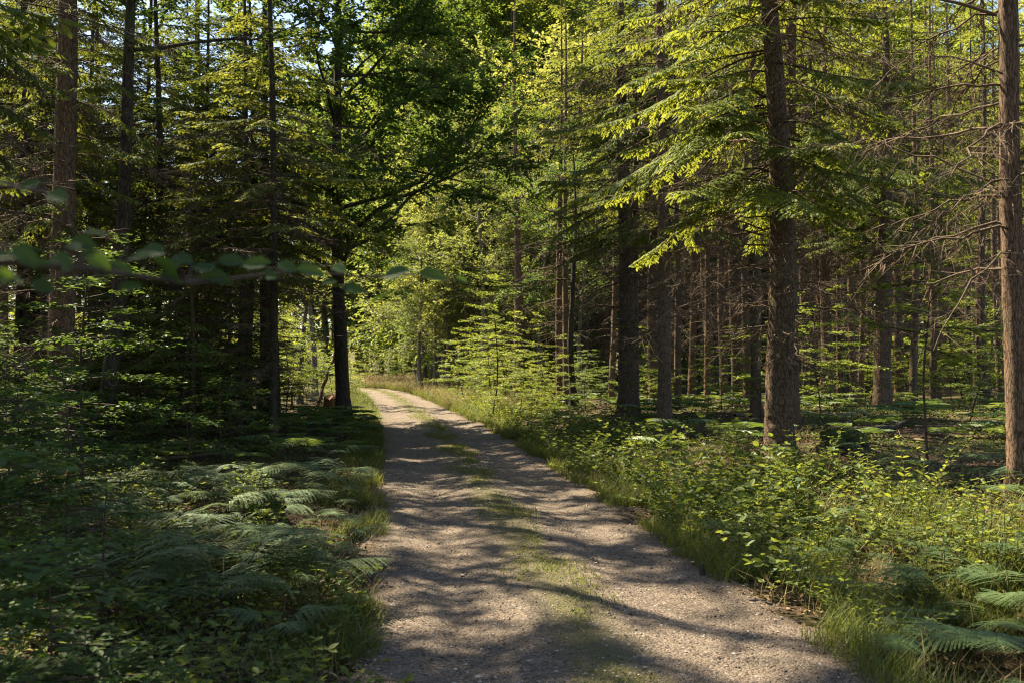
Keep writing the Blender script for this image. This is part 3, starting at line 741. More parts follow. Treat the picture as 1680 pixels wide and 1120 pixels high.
LEFT = [
 (100, 16.0, 46, AIRY[0], TRK[1], 19, .0, 'thick reddish brown spruce at the far left of the photo'),
 (318, 29.0, 15, SPR_FAR[0], TRK[1], 20, .0, 'distant reddish spruce left of the oak high among the leaves'),
 (405, 25.0, 20, SPR[0], TRK_DARK, 18, .0, 'dark spruce farthest left of the three by the oak'),
 (432, 26.5, 17, AIRY[1], TRK_DARK, 18, .02, 'dark spruce in the middle of the three left of the oak'),
 (452, 27.5, 19, AIRY[0], TRK_DARK, 18, -.02, 'dark spruce rightmost of the three left of the oak'),
 (50, 22.0, 20, SPR_FAR[1], TRK_DARK, 18, .01, 'dim spruce behind the thick reddish brown spruce on the far left'),
 (250, 21.0, 18, SPR[1], TRK_DARK, 18, .0, 'dark spruce right of the leaning trunk on the left'),
 (350, 23.0, 14, SPR[0], TRK_DARK, 18, -.02, 'dark slim spruce with drooping low boughs left of the oak group'),
]
TREES_XY = []
for q, (px, py, w, kind, trk, H, ln, lab) in enumerate(RIGHT):
    p = ground_at(px, py); rad = w / F * p[1] / 2 * .95
    TREES_XY.append((px, p[1]))
    if p[1] > 33: kind = SPR_FAR[q % 2]
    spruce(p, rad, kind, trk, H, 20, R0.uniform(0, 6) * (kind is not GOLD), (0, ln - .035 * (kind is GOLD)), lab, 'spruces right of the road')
for q, (px, d, w, kind, trk, H, ln, lab) in enumerate(LEFT):
    p = at(px, d); rad = w / F * d / 2 * .95
    spruce(p, rad, kind, trk, H, 20, R0.uniform(0, 6), (0, ln), lab, 'spruces left of the road', csc=.78 if px == 100 else 1.0)

# the leaning dark trunk on the left, the oak, the birches
LEAN_K = broadleaf(111, 14, .15, 6.8, 4.3, 'oak', 'bark_dark', leaf=.11, n_limb=15, twigs=6, per=12, bend=.2)
tree(at(165, 16.5), LEAN_K, .4, 1.0, 'dark leaning trunk beside the thick reddish brown spruce on the left', name='leaning_tree', lean=(0, radians(5.5)))
OAK_K = broadleaf(112, 16, .20, 3.8, 6.4, 'oak', 'bark_dark', leaf=.13, n_limb=44, twigs=17, per=18, epi=60, limb_up=(.05, .75), bend=.12)
oak = tree(ground_at(563, 694), OAK_K, 2.2, 1.0, 'dark oak with a flared foot and spreading crown at the left edge of the road', name='oak_tree', lean=(0, .012))

BIRCH_K = [broadleaf(113, 13, .16, 3.0, 3.2, 'birch', 'bark_birch', leaf=.10, n_limb=22, twigs=11, per=16, bend=.25, tl=.8), broadleaf(114, 11, .13, 2.4, 3.0, 'birch', 'bark_birch', leaf=.10, n_limb=22, twigs=11, per=16, bend=.35, tl=.8)]
for px, d, k, rz, sc, ln, lab in ((693, 52, 1, .3, .8, -.10, 'leaning mottled birch nearest the bend right of the road'), (714, 55, 1, 2., 1.0, -.07, 'thin mottled birch second along the bend right of the road'),
                             (733, 52, 1, 4., 1.0, -.04, 'thin upright birch third along the bend right of the road'), (765, 54, 0, 5., .9, .0, 'pale birch farthest right of those along the bend')):
    tree(at(px, d), BIRCH_K[k], rz, sc, lab, 'birches at the bend', 'birch_tree', lean=(0, ln))
SLIM = broadleaf(116, 12, .15, 4.5, 1.3, 'birch', 'bark_birch', leaf=.10, n_limb=10, twigs=5, per=12, bend=.2)
tree(at(517, 40), SLIM, 1.0, .9, 'pale sunlit slim tree left of the oak', None, 'slim_tree')
tree(at(492, 37), SLIM, 3.0, .7, 'thin crooked pale stem between the three dark spruces and the sunlit slim tree', None, 'slim_tree', lean=(0, -.06))
tree(at(942, 31), broadleaf(115, 9, .11, 3.0, 2.6, 'oak', 'bark_dark', n_limb=10, twigs=5, per=14, bend=.5), .5, 1.0, 'crooked dark broadleaf tree bending left between the two reddish spruces', None, 'crooked_tree', lean=(0, -.10))


# ------------------------------------------------------------------ the rest of the wood
def in_view(x, y, m=60):
    px = 840 + x / max(y, .1) * F
    return y > 1 and -m < px < 1680 + m

class Spots:
    """random spots that keep their distance from each other"""
    def __init__(self): self.p = []
    def ok(self, x, y, d):
        for a, b in self.p:
            if (a - x) ** 2 + (b - y) ** 2 < d * d: return False
        self.p.append((x, y)); return True
WOOD = Spots()
for o_ in list(COL.objects):
    if o_.parent is None and o_.get('category') == 'tree': WOOD.p.append((o_.location.x, o_.location.y))

def scatter(n, px, dd, smin, smax, gap, r, spots=None, tries=40):
    out = []; spots = spots or Spots()
    for _ in range(n * tries):
        if len(out) >= n: break
        d = math.sqrt(r.uniform(dd[0] ** 2, dd[1] ** 2)); x = (r.uniform(*px) - 840) / F * d
        s = float(road_s(x, d)[0])
        if smin <= s <= smax and spots.ok(x, d, gap): out.append(np.array([x, d, tz(x, d)]))
    return out

r = rng_(202)
# spruces deep in the wood on the right
for q, p in enumerate(scatter(46, (900, 1720), (29, 70), 3.2, 90, 2.5, r, WOOD)):
    k = SPR_FAR[q % 2] if p[1] > 44 else SPR_MID[q % 2]
    spruce(p, r.uniform(.10, .2), k, TRK_FAR[q % 2], r.uniform(17, 21) + max(0, p[1] - 35) * .2, 20, r.uniform(0, 6), (r.normal(0, .012), r.normal(0, .012)),
           'slim spruce among the many deep in the right-hand wood', 'spruces deep in the right-hand wood')
for q, (px, d, w) in enumerate(((1112, 30, 12), (1160, 34, 11), (1226, 32, 14), (1322, 31, 12), (1400, 33, 13), (1412, 38, 10), (1498, 30, 13), (1530, 34, 12), (1616, 31, 12), (1640, 36, 12), (918, 36, 12), (1003, 38, 11))):
    spruce(at(px, d), w / F * d / 2, SPR_MID[q % 2], TRK[q % 3], 20, 20, q * 1.1, (0, r.normal(0, .008)), 'slim spruce among the many deep in the right-hand wood', 'spruces deep in the right-hand wood')
# on the left
LW = [p for p in scatter(130, (-60, 500), (17, 80), -90, -3.2, 2.3, r, WOOD) if not (p[1] > 29 and p[0] > -17 - .45 * (p[1] - 29))]
for q, p in enumerate(LW):
    k = SPR_FAR[q % 2] if q % 3 else AIRY[q % 2]
    spruce(p, r.uniform(.06, .14), k, TRK_DARK, r.uniform(15, 18) + max(0, p[1] - 30) * .25, 20, r.uniform(0, 6), (r.normal(0, .015), r.normal(0, .015)),
           'slim dark spruce among the many deep in the left-hand wood', 'spruces deep in the left-hand wood')
# trees added out of view around the camera, to shade the road
OFF = [(-5.7, 5.4), (-5.5, 9.5), (-9.2, 12.6), (-11, 8.5), (-13.5, 13), (-16, 9), (-12, 2)]
for q, (x, y) in enumerate(OFF):
    spruce(np.array([x, y, tz(x, y)]), .17, AIRY[q % 2] if q else SPR[0], TRK[q % 3], 18, 20, q * 1.3, (0, 0), 'unseen spruce added beside the leafy verge to shade the road', 'added shade spruces beyond the left edge', csc=(1.3, .72, 1, 1, 1, 1, 1, 1)[q])
for q, (px, d, lab) in enumerate(((-330, 11.3, 'dense spruce just outside the left edge with boughs hanging into the upper left corner'), (40, 19.5, 'dense spruce between the thick reddish spruce and the left edge'), (205, 25.0, 'dense dark spruce behind the leaning trunk'), (300, 28.0, 'dense dark spruce left of the drooping one by the oak group'), (70, 27.0, 'dense tall spruce behind the thick reddish spruce'), (150, 33.0, 'dense tall spruce seen past the right side of the leaning trunk'), (10, 34.0, 'dense tall spruce far back at the left edge'))):
    spruce(at(px, d), .15, SPR[(0, 1, 0, 1, 0, 1, 0)[q]], TRK_DARK, (18, 18, 18, 18, 25, 27, 27)[q], 20, q * 1.9, (0, 0), lab, None)
OFFB = broadleaf(131, 17, .17, 6.6, 4.0, 'oak', 'bark_dark', leaf=.12, n_limb=17, twigs=7, per=17, bend=.15)  # unseen crown added to throw dapples on the road
tree(np.array([-7.4, 13.4, tz(-7.4, 13.4)]), OFFB, .6, 1.12, 'unseen tall broadleaf tree added outside the left edge to throw dappled shade on the road', name='broadleaf_tree')
tree(np.array([-7.6, 10.3, tz(-7.6, 10.3)]), OFFB, 3.1, .92, 'slightly smaller unseen broadleaf tree added for shade outside the left edge level with the nearest road', name='broadleaf_tree')
OFFR = [(9, 3), (12, 9), (7, -3), (-3.5, -4), (4.5, -7), (-6, -8), (0, -13)]  # unseen spruces added to cut the ambient sky light
for q, (x, y) in enumerate(OFFR):
    spruce(np.array([x, y, tz(x, y)]), .18, SPR[q % 3], TRK[q % 3], 20, 20, q * 1.7, (0, 0), 'unseen spruce added at the right and rear to cut sky light', 'added light-blocking spruces at the right and rear')

# broadleaf trees that close the view behind the bend
BT = [broadleaf(121, 16, .2, 2.5, 5.0, 'beech', 'bark_birch', leaf=.17, n_limb=30, twigs=11, per=14, bend=.2, tl=1.0), broadleaf(122, 13, .15, 1.5, 4.2, 'birch', 'bark_birch', leaf=.16, n_limb=28, twigs=11, per=14, tl=1.0)]
for q, p in enumerate([p for p in scatter(46, (480, 1000), (80, 112), -60, 60, 3.4, r, WOOD) if p[0] > -11 or p[1] > 100]):
    tree(p, BT[q % 2], r.uniform(0, 6), r.uniform(1.7, 2.5), 'sunny broadleaf tree far behind the bend of the road', 'broadleaf trees behind the bend', 'broadleaf_tree')
for q, p in enumerate(scatter(18, (690, 960), (42, 70), 3.0, 60, 2.6, r, WOOD)):
    tree(p, (BIRCH_K + BT)[q % 4], r.uniform(0, 6), r.uniform(.6, .95) + max(0, p[1] - 50) * .05 + (.3 if p[1] > 48 and q % 2 else 0), 'sunlit broadleaf tree in the thicket right of the bend', 'broadleaf trees in the thicket right of the bend', 'broadleaf_tree')
for q, p in enumerate(scatter(9, (430, 620), (34, 62), -60, -4.0, 2.6, r, WOOD)):
    tree(p, (BIRCH_K + BT)[q % 4], r.uniform(0, 6), r.uniform(.34, .5), 'sunlit broadleaf tree in the thicket left of the bend', 'broadleaf trees in the thicket left of the bend', 'broadleaf_tree')

for q, p in enumerate(scatter(34, (850, 1750), (72, 98), 8, 90, 3.4, r, WOOD)):
    tree(p, BT[q % 2], r.uniform(0, 6), r.uniform(1.6, 2.3), 'tall sunlit broadleaf tree deep behind the right-hand spruces', 'broadleaf trees deep behind the right-hand spruces', 'broadleaf_tree')
for q, p in enumerate([p for p in scatter(26, (-80, 420), (50, 90), -90, -14, 3.6, r, WOOD) if p[0] < -32]):
    tree(p, BT[q % 2], r.uniform(0, 6), r.uniform(1.5, 2.0), 'tall broadleaf tree deep behind the left-hand spruces', 'broadleaf trees deep behind the left-hand spruces', 'broadleaf_tree')
# saplings
SAP = Spots(); TILT = lambda: (r.normal(0, .07), r.normal(0, .07))
for q, p in enumerate(scatter(34, (735, 1000), (24, 46), 1.9, 10, .9, r, SAP)):
    plant(p, (BEECH + WIDE)[(q * 5) % 7], r.uniform(0, 6), (r.uniform(.7, 1.15) if 840 + p[0] / p[1] * F < 850 else r.uniform(.35, .62)), 'sunlit beech sapling with flat leaf tiers on the verge right of the bend', 'beech saplings on the verge right of the bend', tilt=TILT())
for q, p in enumerate(scatter(70, (1040, 1700), (19, 52), 4.5, 60, 1.1, r, SAP)):
    plant(p, (BEECH[:3] + WIDE)[(q * 5) % 6], r.uniform(0, 6), r.uniform(.35, .72) if p[0] / p[1] * F < 430 else r.uniform(.5, .95), 'green beech sapling between the spruces right of the road', 'beech saplings between the spruces on the right', tilt=TILT())
for q, p in enumerate(scatter(18, (1290, 1680), (30, 54), 6, 60, 2.0, r, SAP)):
    plant(p, WIDE[q % 3], r.uniform(0, 6), r.uniform(1.3, 2.0), 'tall young beech glowing green between the spruce trunks deep on the right', 'young beeches deep between the right-hand spruces', 'young_beech', 'tree', tilt=TILT())
for q, p in enumerate(scatter(26, (430, 625), (29, 52), -30, -3.4, 1.0, r, SAP)):
    plant(p, BEECH[q % 3], r.uniform(0, 6), r.uniform(.7, 1.1), 'bright beech sapling in the sunlit thicket behind the oak', 'beech saplings behind the oak')
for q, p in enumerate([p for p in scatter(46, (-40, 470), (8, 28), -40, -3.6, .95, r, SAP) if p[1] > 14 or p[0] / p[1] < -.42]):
    plant(p, SHADE_TONED[q % 3], r.uniform(0, 6), r.uniform(.6, 1.0), 'sapling with shade-darkened leaves under the spruces left of the road', 'shade-darkened saplings under the left-hand spruces', 'shade_toned_sapling')
for q, p in enumerate(scatter(9, (545, 612), (40, 60), -7, -2.1, 1.1, r, SAP)):
    plant(p, BEECH[2 + q % 2], r.uniform(0, 6), r.uniform(.7, 1.1), 'low sunlit bush leaning to the left edge of the road before the bend', 'bushes on the left edge before the bend', 'bush', 'bush')
for px, d in ((586, 50), (592, 54), (578, 46)):
    plant(at(px, d), BEECH[3], px, .75, 'low sunlit bush leaning to the left edge of the road before the bend', 'bushes on the left edge before the bend', 'bush', 'bush')
for q, p in enumerate(scatter(22, (560, 760), (62, 84), -40, 60, 1.5, r, SAP)):
    plant(p, BEECH[q % 3], r.uniform(0, 6), r.uniform(.5, .85), 'pale sunlit bush at the edge of the clearing behind the bend', 'bushes behind the bend', 'bush', 'bush')
LOWS = Spots()
for q, p in enumerate(scatter(9, (180, 440), (17, 27), -40, -4.5, 1.8, r, LOWS)):
    spruce(p, .05, SPR_LOW[0], TRK_FAR[1], 9 * r.uniform(.5, .8), 9, r.uniform(0, 6), (0, 0), 'young dark spruce with low boughs in the gloom left of the road', 'young spruces left of the road', csc=.8)

SK = sapling_kind(130, 3.3, 1.3, 'herb', .085, 15, 9, .45, .02, .012)
plant(ground_at(1522, 775), SK, 1.0, 1.0, 'leafy sapling with a thin curved dark stem in front of the straight grey-brown spruce', None, 'curved_sapling', tilt=(0, .13))
plant(ground_at(1318, 806), HERB[0], .5, 1.05, 'tall pale-stemmed herb at the foot of the thick spruce', None, 'tall_herb', 'plant')

# ------------------------------------------------------------------ ferns and low plants
GL = 'bracken ferns in the bed left of the road'; LL_ = 'grey-green bracken fern in the shaded bed left of the road'
SPOT = [(380, 985, 1.15, 5.6, 'pale arching bracken fern above the leafy ground plants at the lower left'),
        (490, 1010, .85, .1, 'dark blue-green bracken fern leaning over the left edge of the road'),
        (330, 905, .9, 3.2, 'broad blue-green bracken fern behind the pale arching one'),
        (540, 935, .75, .3, 'bracken fern reaching over the gravel edge above the dark blue-green one'),
        (470, 815, .9, 2.8, 'silvery bracken fern beside the mossy stump'),
        (545, 760, 1.0, 1.5, 'silvery upright bracken fern by the left edge of the road')]
for q, (px, py, sc, az, lab) in enumerate(SPOT):
    fern(ground_at(px, py), 300 + q, sc * .78, lab, 'ferns left of the road', 5, az)
FS = Spots()
for q, p in enumerate(scatter(58, (150, 612), (5.8, 14), -8, -1.75, .42, r, FS)):
    fern(p, 400 + q, r.uniform(.42, .72), LL_, GL, 4)
for q, p in enumerate(scatter(60, (60, 625), (13, 27), -14, -1.7, .6, r, FS)):
    tag(ob('bracken_fern', FARFERN[q % 3], loc=p, rot=(0, 0, r.uniform(0, 6)), scale=[r.uniform(.6, 1.0)] * 3), 'small bracken fern farther back in the shaded bed left of the road', 'fern', 'bracken ferns farther back left of the road')
RSPOT = [(1540, 985, .95, 2.4, 'sunlit yellow-green bracken fern beside the grass at the lower right'),
         (1625, 1105, .9, 2.9, 'dark bracken fern in the lower right corner of the photo'),
         (1660, 1010, .9, 2.2, 'half-shaded bracken fern cut by the right edge of the photo'),
         (1570, 800, .8, 1.6, 'blue-green bracken fern under the leafy sapling'),
         (1600, 1060, .85, 2.5, 'green bracken fern between the two darker ones at the lower right'),
         (1500, 1090, .7, 2.8, 'low bracken fern in the grass at the lower right road edge'),
         (1250, 905, .7, 2.2, 'small lit fern in the bramble by the road edge')]
for q, (px, py, sc, az, lab) in enumerate(RSPOT):
    fern(ground_at(px, py), 500 + q, sc * .62, lab, 'ferns right of the road', 5, az)
for q, p in enumerate(scatter(34, (1100, 1720), (5.0, 13), 1.75, 6, .45, r, FS)):
    fern(p, 560 + q, r.uniform(.35, .62), 'bracken fern growing up through the brambles on the lower right bank', 'bracken ferns on the lower right bank', 4)
for q, p in enumerate(scatter(110, (880, 1680), (13, 36), 2.6, 30, .6, r, FS)):
    tag(ob('bracken_fern', FARFERN[q % 3], loc=p, rot=(0, 0, r.uniform(0, 6)), scale=[r.uniform(.5, .9)] * 3), 'small bracken fern on the floor under the spruces right of the road', 'fern', 'bracken ferns under the right-hand spruces')

PS = Spots()
def low(n, px, dd, s0, s1, gap, kinds, sc, label, group, name, cat):
    for q, p in enumerate(scatter(n, px, dd, s0, s1, gap, r, PS)):
        plant(p, kinds[q % len(kinds)], r.uniform(0, 6), r.uniform(*sc), label, group, name, cat)
low(17, (1080, 1640), (6.5, 12.5), 1.75, 3.2, .55, BRAM, (.6, 1.2), 'bramble bush in the half-lit bank at the lower right', 'bramble bushes on the lower right bank', 'bramble_bush', 'bush')
low(30, (840, 1120), (12.5, 24), 1.6, 3.3, .55, BRAM, (.6, .95), 'dark low bramble bush on the shaded verge right of the road', 'bramble bushes on the shaded right verge', 'bramble_bush', 'bush')
low(9, (1120, 1680), (5.6, 11.5), 1.8, 4.2, .5, HERB, (.7, 1.15), 'taller leafy weed rising out of the brambles at the lower right', 'tall weeds among the right-hand brambles', 'leafy_weed', 'plant')
low(26, (690, 900), (38, 60), 1.9, 9, .9, HERB + BEECH[2:], (.8, 1.4), 'pale leafy bush in the thicket around the birches at the bend', 'bushes around the birches', 'leafy_bush', 'bush')
low(12, (1080, 1330), (8.5, 13), 1.6, 2.9, .4, HERB, (.7, 1.0), 'yellow-green leafy herb at the lit road edge on the right', 'herbs at the lit right road edge', 'leafy_herb', 'plant')
low(46, (690, 900), (24, 46), 1.7, 5.0, .6, HERB, (.8, 1.3), 'bright yellow-green herb clump on the sunny verge before the bend', 'herb clumps on the sunny verge', 'herb_clump', 'plant')
low(40, (-40, 600), (4.3, 7.4), -4, -1.5, .4, IVY, (.8, 1.15), 'low shiny-leaved plant in the lower left corner of the photo', 'shiny-leaved plants at the lower left', 'leafy_plant', 'plant')
low(26, (-40, 520), (6.2, 12), -8, -2.2, .7, IVY + BRAM[1:2], (.7, 1.1), 'low leafy plant between the ferns left of the road', 'leafy plants between the left-hand ferns', 'leafy_plant', 'plant')

# ------------------------------------------------------------------ grass, litter, ground cover, gravel: what nobody could count
def cone(n, px, dd, r, near=1.0):
    d = dd[0] + (dd[1] - dd[0]) * r.random(n) ** near; x = (r.uniform(px[0], px[1], n) - 840) / F * d
    return x, d

def path_pts(n, l0, l1, s0, s1, r, pw=1.0):
    """n random points beside the road: l metres along it, s across"""
    l = l0 + (l1 - l0) * r.random(n) ** pw + 8.06; s = r.uniform(s0, s1, n)
    k = np.clip(l / .35, 0, len(PATH) - 1.001); i0 = k.astype(int); f = (k - i0)[:, None]
    c = PATH[i0] * (1 - f) + PATH[i0 + 1] * f; t = PT[i0]
    return c[:, 0] + t[:, 1] * s, c[:, 1] - t[:, 0] * s, s

def grass_blades(b, x, y, z, h, w, r, lean=.35, m=0):
    n = len(x); a = r.uniform(0, 2 * pi, n); ln = r.uniform(.1, lean * 2, n)
    D = np.stack([np.cos(a) * ln, np.sin(a) * ln, np.ones(n)], -1)
    leaves(b, np.stack([x, y, z], -1), D, np.stack([-np.cos(a), -np.sin(a), ln], -1), h, w, BLADE, m)

def clumpy(x, y, k=1.0, th=0.0):
    return (np.sin(3.1 * k * x + 1.7 * k * y) + np.sin(-2.3 * k * x + 2.9 * k * y + 1) + np.sin(5.7 * k * x - 1.1 * k * y + 2)) > th

r = rng_(303); b = Buf()
for n, l0, l1, s0, s1, h0, h1, th, pw in ((26000, 3, 12, -2.0, -1.24, .04, .22, .5, 1.0), (16000, 12, 30, -2.0, -1.32, .06, .3, -.2, 1.0), (44000, 3, 30, 1.28, 2.4, .05, .28, -.1, 1.4),
                                        (9000, 28, 66, -2.3, -1.2, .12, .4, -1, 1.0), (20000, 28, 66, 1.2, 3.4, .12, .5, -1, 1.0), (26000, 3.5, 13, 1.5, 4.0, .08, .34, .1, 1)):
    x, y, s = path_pts(n, l0, l1, s0, s1, r, pw); keep = clumpy(x, y, 1, th); x, y = x[keep], y[keep]
    grass_blades(b, x, y, terrain(x, y) - .01, r.uniform(h0, h1, len(x)), .0045 + y * .00022, r)
tag(ob('verge_grass', b.mesh('verge grass', [M['grass']])), 'green grass growing along both edges of the gravel road', 'grass', kind='stuff')
b = Buf()
for n, l0, l1, sd, h0, h1, th, pw in ((46000, 3, 26, .12, .012, .07, -1.0, 1.1), (60000, 3, 26, .15, .015, .065, .2, 1.1), (12000, 16, 32, .17, .02, .09, -1.6, 1), (9000, 28, 70, .3, .04, .13, -.6, 1)):
    x, y, s = path_pts(n, l0, l1, -.5, .5, r, pw)
    keep = (np.abs(s - .06 - .06 * np.sin(y * .8)) < sd * (1.1 + .6 * np.sin(y * 1.7 + 1)) * np.abs(r.standard_normal(len(s)))) & (np.abs(s) < .42) & clumpy(x, y, 1.4, th); x, y = x[keep], y[keep]
    grass_blades(b, x, y, np.full(len(x), .03), r.uniform(h0, h1, len(x)), .0052 + y * .0002, r, .95)
tag(ob('strip_grass', b.mesh('strip grass', [M['grass']])), 'thin grass strip growing along the middle of the gravel road', 'grass', kind='stuff')
b = Buf()
x, y, s = path_pts(9000, 34, 74, 1.25, 4.0, r); grass_blades(b, x, y, terrain(x, y), r.uniform(.2, .75, len(x)), .012, r)
x, y = cone(7000, (570, 760), (64, 84), r); k_ = np.abs(road_s(x, y)) > 1.4; x, y = x[k_], y[k_]; grass_blades(b, x, y, terrain(x, y), r.uniform(.2, .9, len(x)), .02, r)
x, y, s = path_pts(5000, 3.5, 16, 1.45, 5.0, r); k_ = clumpy(x, y, .8, .6); x, y = x[k_], y[k_]; grass_blades(b, x, y, terrain(x, y), r.uniform(.12, .42, len(x)), .005, r, .5)
x, y, s = path_pts(1800, 3.5, 16, -2.0, -1.3, r); grass_blades(b, x, y, terrain(x, y), r.uniform(.08, .3, len(x)), .004, r, .6)
tag(ob('dry_grass', b.mesh('dry grass', [M['drygrass']])), 'tall straw-coloured grass on the sunny verge at the bend', 'grass', kind='stuff')
b = Buf()
for n, px, dd, s0, s1 in ((52000, (1000, 1760), (7, 34), 2.2, 40), (30000, (-80, 640), (5, 30), -40, -1.6)):
    x, y = cone(n, px, dd, r, 1.3); s = road_s(x, y); k_ = (s > s0) & (s < s1) & clumpy(x, y, .5, -.3); x, y = x[k_], y[k_]; n = len(x)
    P = np.stack([x, y, terrain(x, y) + r.uniform(.01, .16, n)], -1)
    D = np.stack([r.normal(0, 1, n), r.normal(0, 1, n), r.uniform(-.2, .5, n)], -1)
    L = r.uniform(.018, .04, n) * (1 + y * .03); leaves(b, P, D, arr(0, 0, 1) + r.normal(0, .45, (n, 3)), L, L * .55, LEAF6)
tag(ob('ground_cover', b.mesh('ground cover', [M['cover']])), 'low bilberry-like ground cover on the forest floor', 'ground cover', kind='stuff')
b = Buf()
for n, px, dd, lo, hi in ((24000, (900, 1760), (4, 36), 1.25, 40), (24000, (-80, 660), (4, 32), -40, -1.22)):
    x, y = cone(n, px, dd, r, 1.2); s = road_s(x, y); k_ = (s > lo) & (s < hi); x, y = x[k_], y[k_]; n = len(x)
    P = np.stack([x, y, terrain(x, y) + r.uniform(.004, .03, n)], -1); D = np.stack([r.normal(0, 1, n), r.normal(0, 1, n), r.normal(0, .2, n)], -1)
    L = r.uniform(.025, .06, n) * (1 + y * .02); leaves(b, P, D, arr(0, 0, 1) + r.normal(0, .3, (n, 3)), L, L * .5, LEAF6)
x, y, s = path_pts(5000, 3, 24, -1.4, 1.45, r); k_ = np.abs(s) > 1.2 + .22 * r.standard_normal(len(s)); x, y = x[k_], y[k_]; n = len(x)
P = np.stack([x, y, np.full(n, .03)], -1); L = r.uniform(.015, .04, n); leaves(b, P, np.stack([r.normal(0, 1, n), r.normal(0, 1, n), np.zeros(n)], -1), arr(0, 0, 1) + r.normal(0, .25, (n, 3)), L, L * .5, LEAF6)
tag(ob('leaf_litter', b.mesh('leaf litter', [M['litter']])), 'brown fallen leaves lying on the forest floor and road edges', 'leaf litter', kind='stuff')
b = Buf()
n = 22000; x, y, s = path_pts(n, 3.2, 18, -1.62, 1.62, r, 1.4)
tv = unit(arr([1, 0, 0], [-1, 0, 0], [0, 1, 0], [0, -1, 0], [0, 0, .6], [0, 0, -.6])) * arr(1, 1, .6); tf = np.array([[0, 2, 4], [2, 1, 4], [1, 3, 4], [3, 0, 4], [2, 0, 5], [1, 2, 5], [3, 1, 5], [0, 3, 5]])
sz = r.gamma(1.8, .0022, n) + .002; a = r.uniform(0, 6, n)
V = tv[None] * (1 + .3 * r.standard_normal((n, 6, 1))) * sz[:, None, None]
V = np.stack([V[..., 0] * np.cos(a)[:, None] - V[..., 1] * np.sin(a)[:, None], V[..., 0] * np.sin(a)[:, None] + V[..., 1] * np.cos(a)[:, None], V[..., 2]], -1)
zz = .018 + .03 * np.exp(-(s / .3) ** 2) - .034 * np.exp(-((np.abs(s) - .75) / .25) ** 2) + .007 * wob(x * 2.2, y * 2.2) - .10 * sm((np.abs(s) - 1.36) / .2)
V += np.stack([x, y, zz + .002], -1)[:, None]
b.add(V.reshape(-1, 3), (tf[None] + (np.arange(n) * 6)[:, None, None]).reshape(-1, 3), 0)
tag(ob('gravel', b.mesh('gravel', [M['stone']])), 'loose gravel stones lying on the road', 'gravel', kind='stuff')

# ------------------------------------------------------------------ stumps, post, fallen wood
def stump(p, R, H, mat, seed, label, name='tree_stump', moss=False):
    r = rng_(seed); b = Buf(); k = 22; z = np.linspace(-.15, H, 12); a = np.arange(k) * 2 * pi / k
    top = H * (1 + .18 * r.standard_normal(k)); rad = R * (1 + .9 * np.exp(-np.clip(z, 0, 9) / (.22 * H + .05)))[:, None] * (1 + .07 * r.standard_normal((12, k)) + .14 * np.cos(5 * a + seed)[None])
    Zs = np.minimum(z[:, None] * np.ones(k), top[None]); V = np.stack([np.cos(a)[None] * rad, np.sin(a)[None] * rad, Zs], -1)
    i = np.arange(11)[:, None] * k; j = np.arange(k)[None]; j2 = (j + 1) % k
    b.add(V.reshape(-1, 3), np.stack([i + j, i + j2, i + k + j2, i + k + j], -1).reshape(-1, 4), 0, True)
    b.add(np.vstack([V[-1], [[0, 0, H * .8]]]), np.stack([np.arange(k), (np.arange(k) + 1) % k, np.full(k, k)], -1), 0)
    t = ob(name, None, loc=p); tag(t, label, 'stump'); ob('stump_wood', b.mesh('stump', [M[mat]]), t)
    if moss:
        c = Buf(); th = np.linspace(0, pi / 2, 7); V = np.stack([np.cos(a)[None] * np.cos(th)[:, None] * R * 1.25, np.sin(a)[None] * np.cos(th)[:, None] * R * 1.25, H * .72 + np.sin(th)[:, None] * H * .5 * np.ones(k)], -1)
        V[..., :2] *= (1 + .09 * r.standard_normal((7, k, 1))); V[0, :, 2] -= H * .35 * np.abs(np.sin(2.5 * a))
        i = np.arange(6)[:, None] * k; c.add(V.reshape(-1, 3), np.stack([i + j, i + j2, i + k + j2, i + k + j], -1).reshape(-1, 4), 0, True)
        n = 900; u = r.uniform(0, 2 * pi, n); w = np.arcsin(r.random(n)); P = np.stack([np.cos(u) * np.cos(w) * R * 1.25, np.sin(u) * np.cos(w) * R * 1.25, H * .72 + np.sin(w) * H * .5], -1)
        leaves(c, P, unit(P - arr(0, 0, H * .5)) + r.normal(0, .5, (n, 3)), r.normal(0, 1, (n, 3)), .035, .012, DIAMOND)
        ob('moss_cap', c.mesh('moss', [M['moss']]), t)
    return t
stump(ground_at(541, 684), .16, .62, 'rot', 5, 'short reddish rotten stump beside the foot of the oak')
stump(ground_at(432, 872), .16, .30, 'bark_dark', 6, 'dark mossy stump among the ferns left of the road', moss=True)
stump(ground_at(1382, 740), .22, .25, 'bark_dark', 7, 'low stump with a bright moss cap right of the thick spruce', moss=True)
stump(ground_at(1355, 672), .20, .35, 'bark_red', 8, 'broken dark stump in front of the medium spruce')
b = Buf(); tube(b, [[0, 0, -.1], [.004, 0, .04], [.0, .004, .09], [.004, .002, .105]], [.022, .021, .019, .014], 9, 0, .06, rng_(9), cap=True)
tag(ob('marker_peg', b.mesh('peg', [M['bark_dark']]), loc=ground_at(1152, 952), rot=(.08, -.1, 0), scale=(1.15, 1.15, 1.35)), 'short weathered wooden peg at the right edge of the gravel', 'peg')

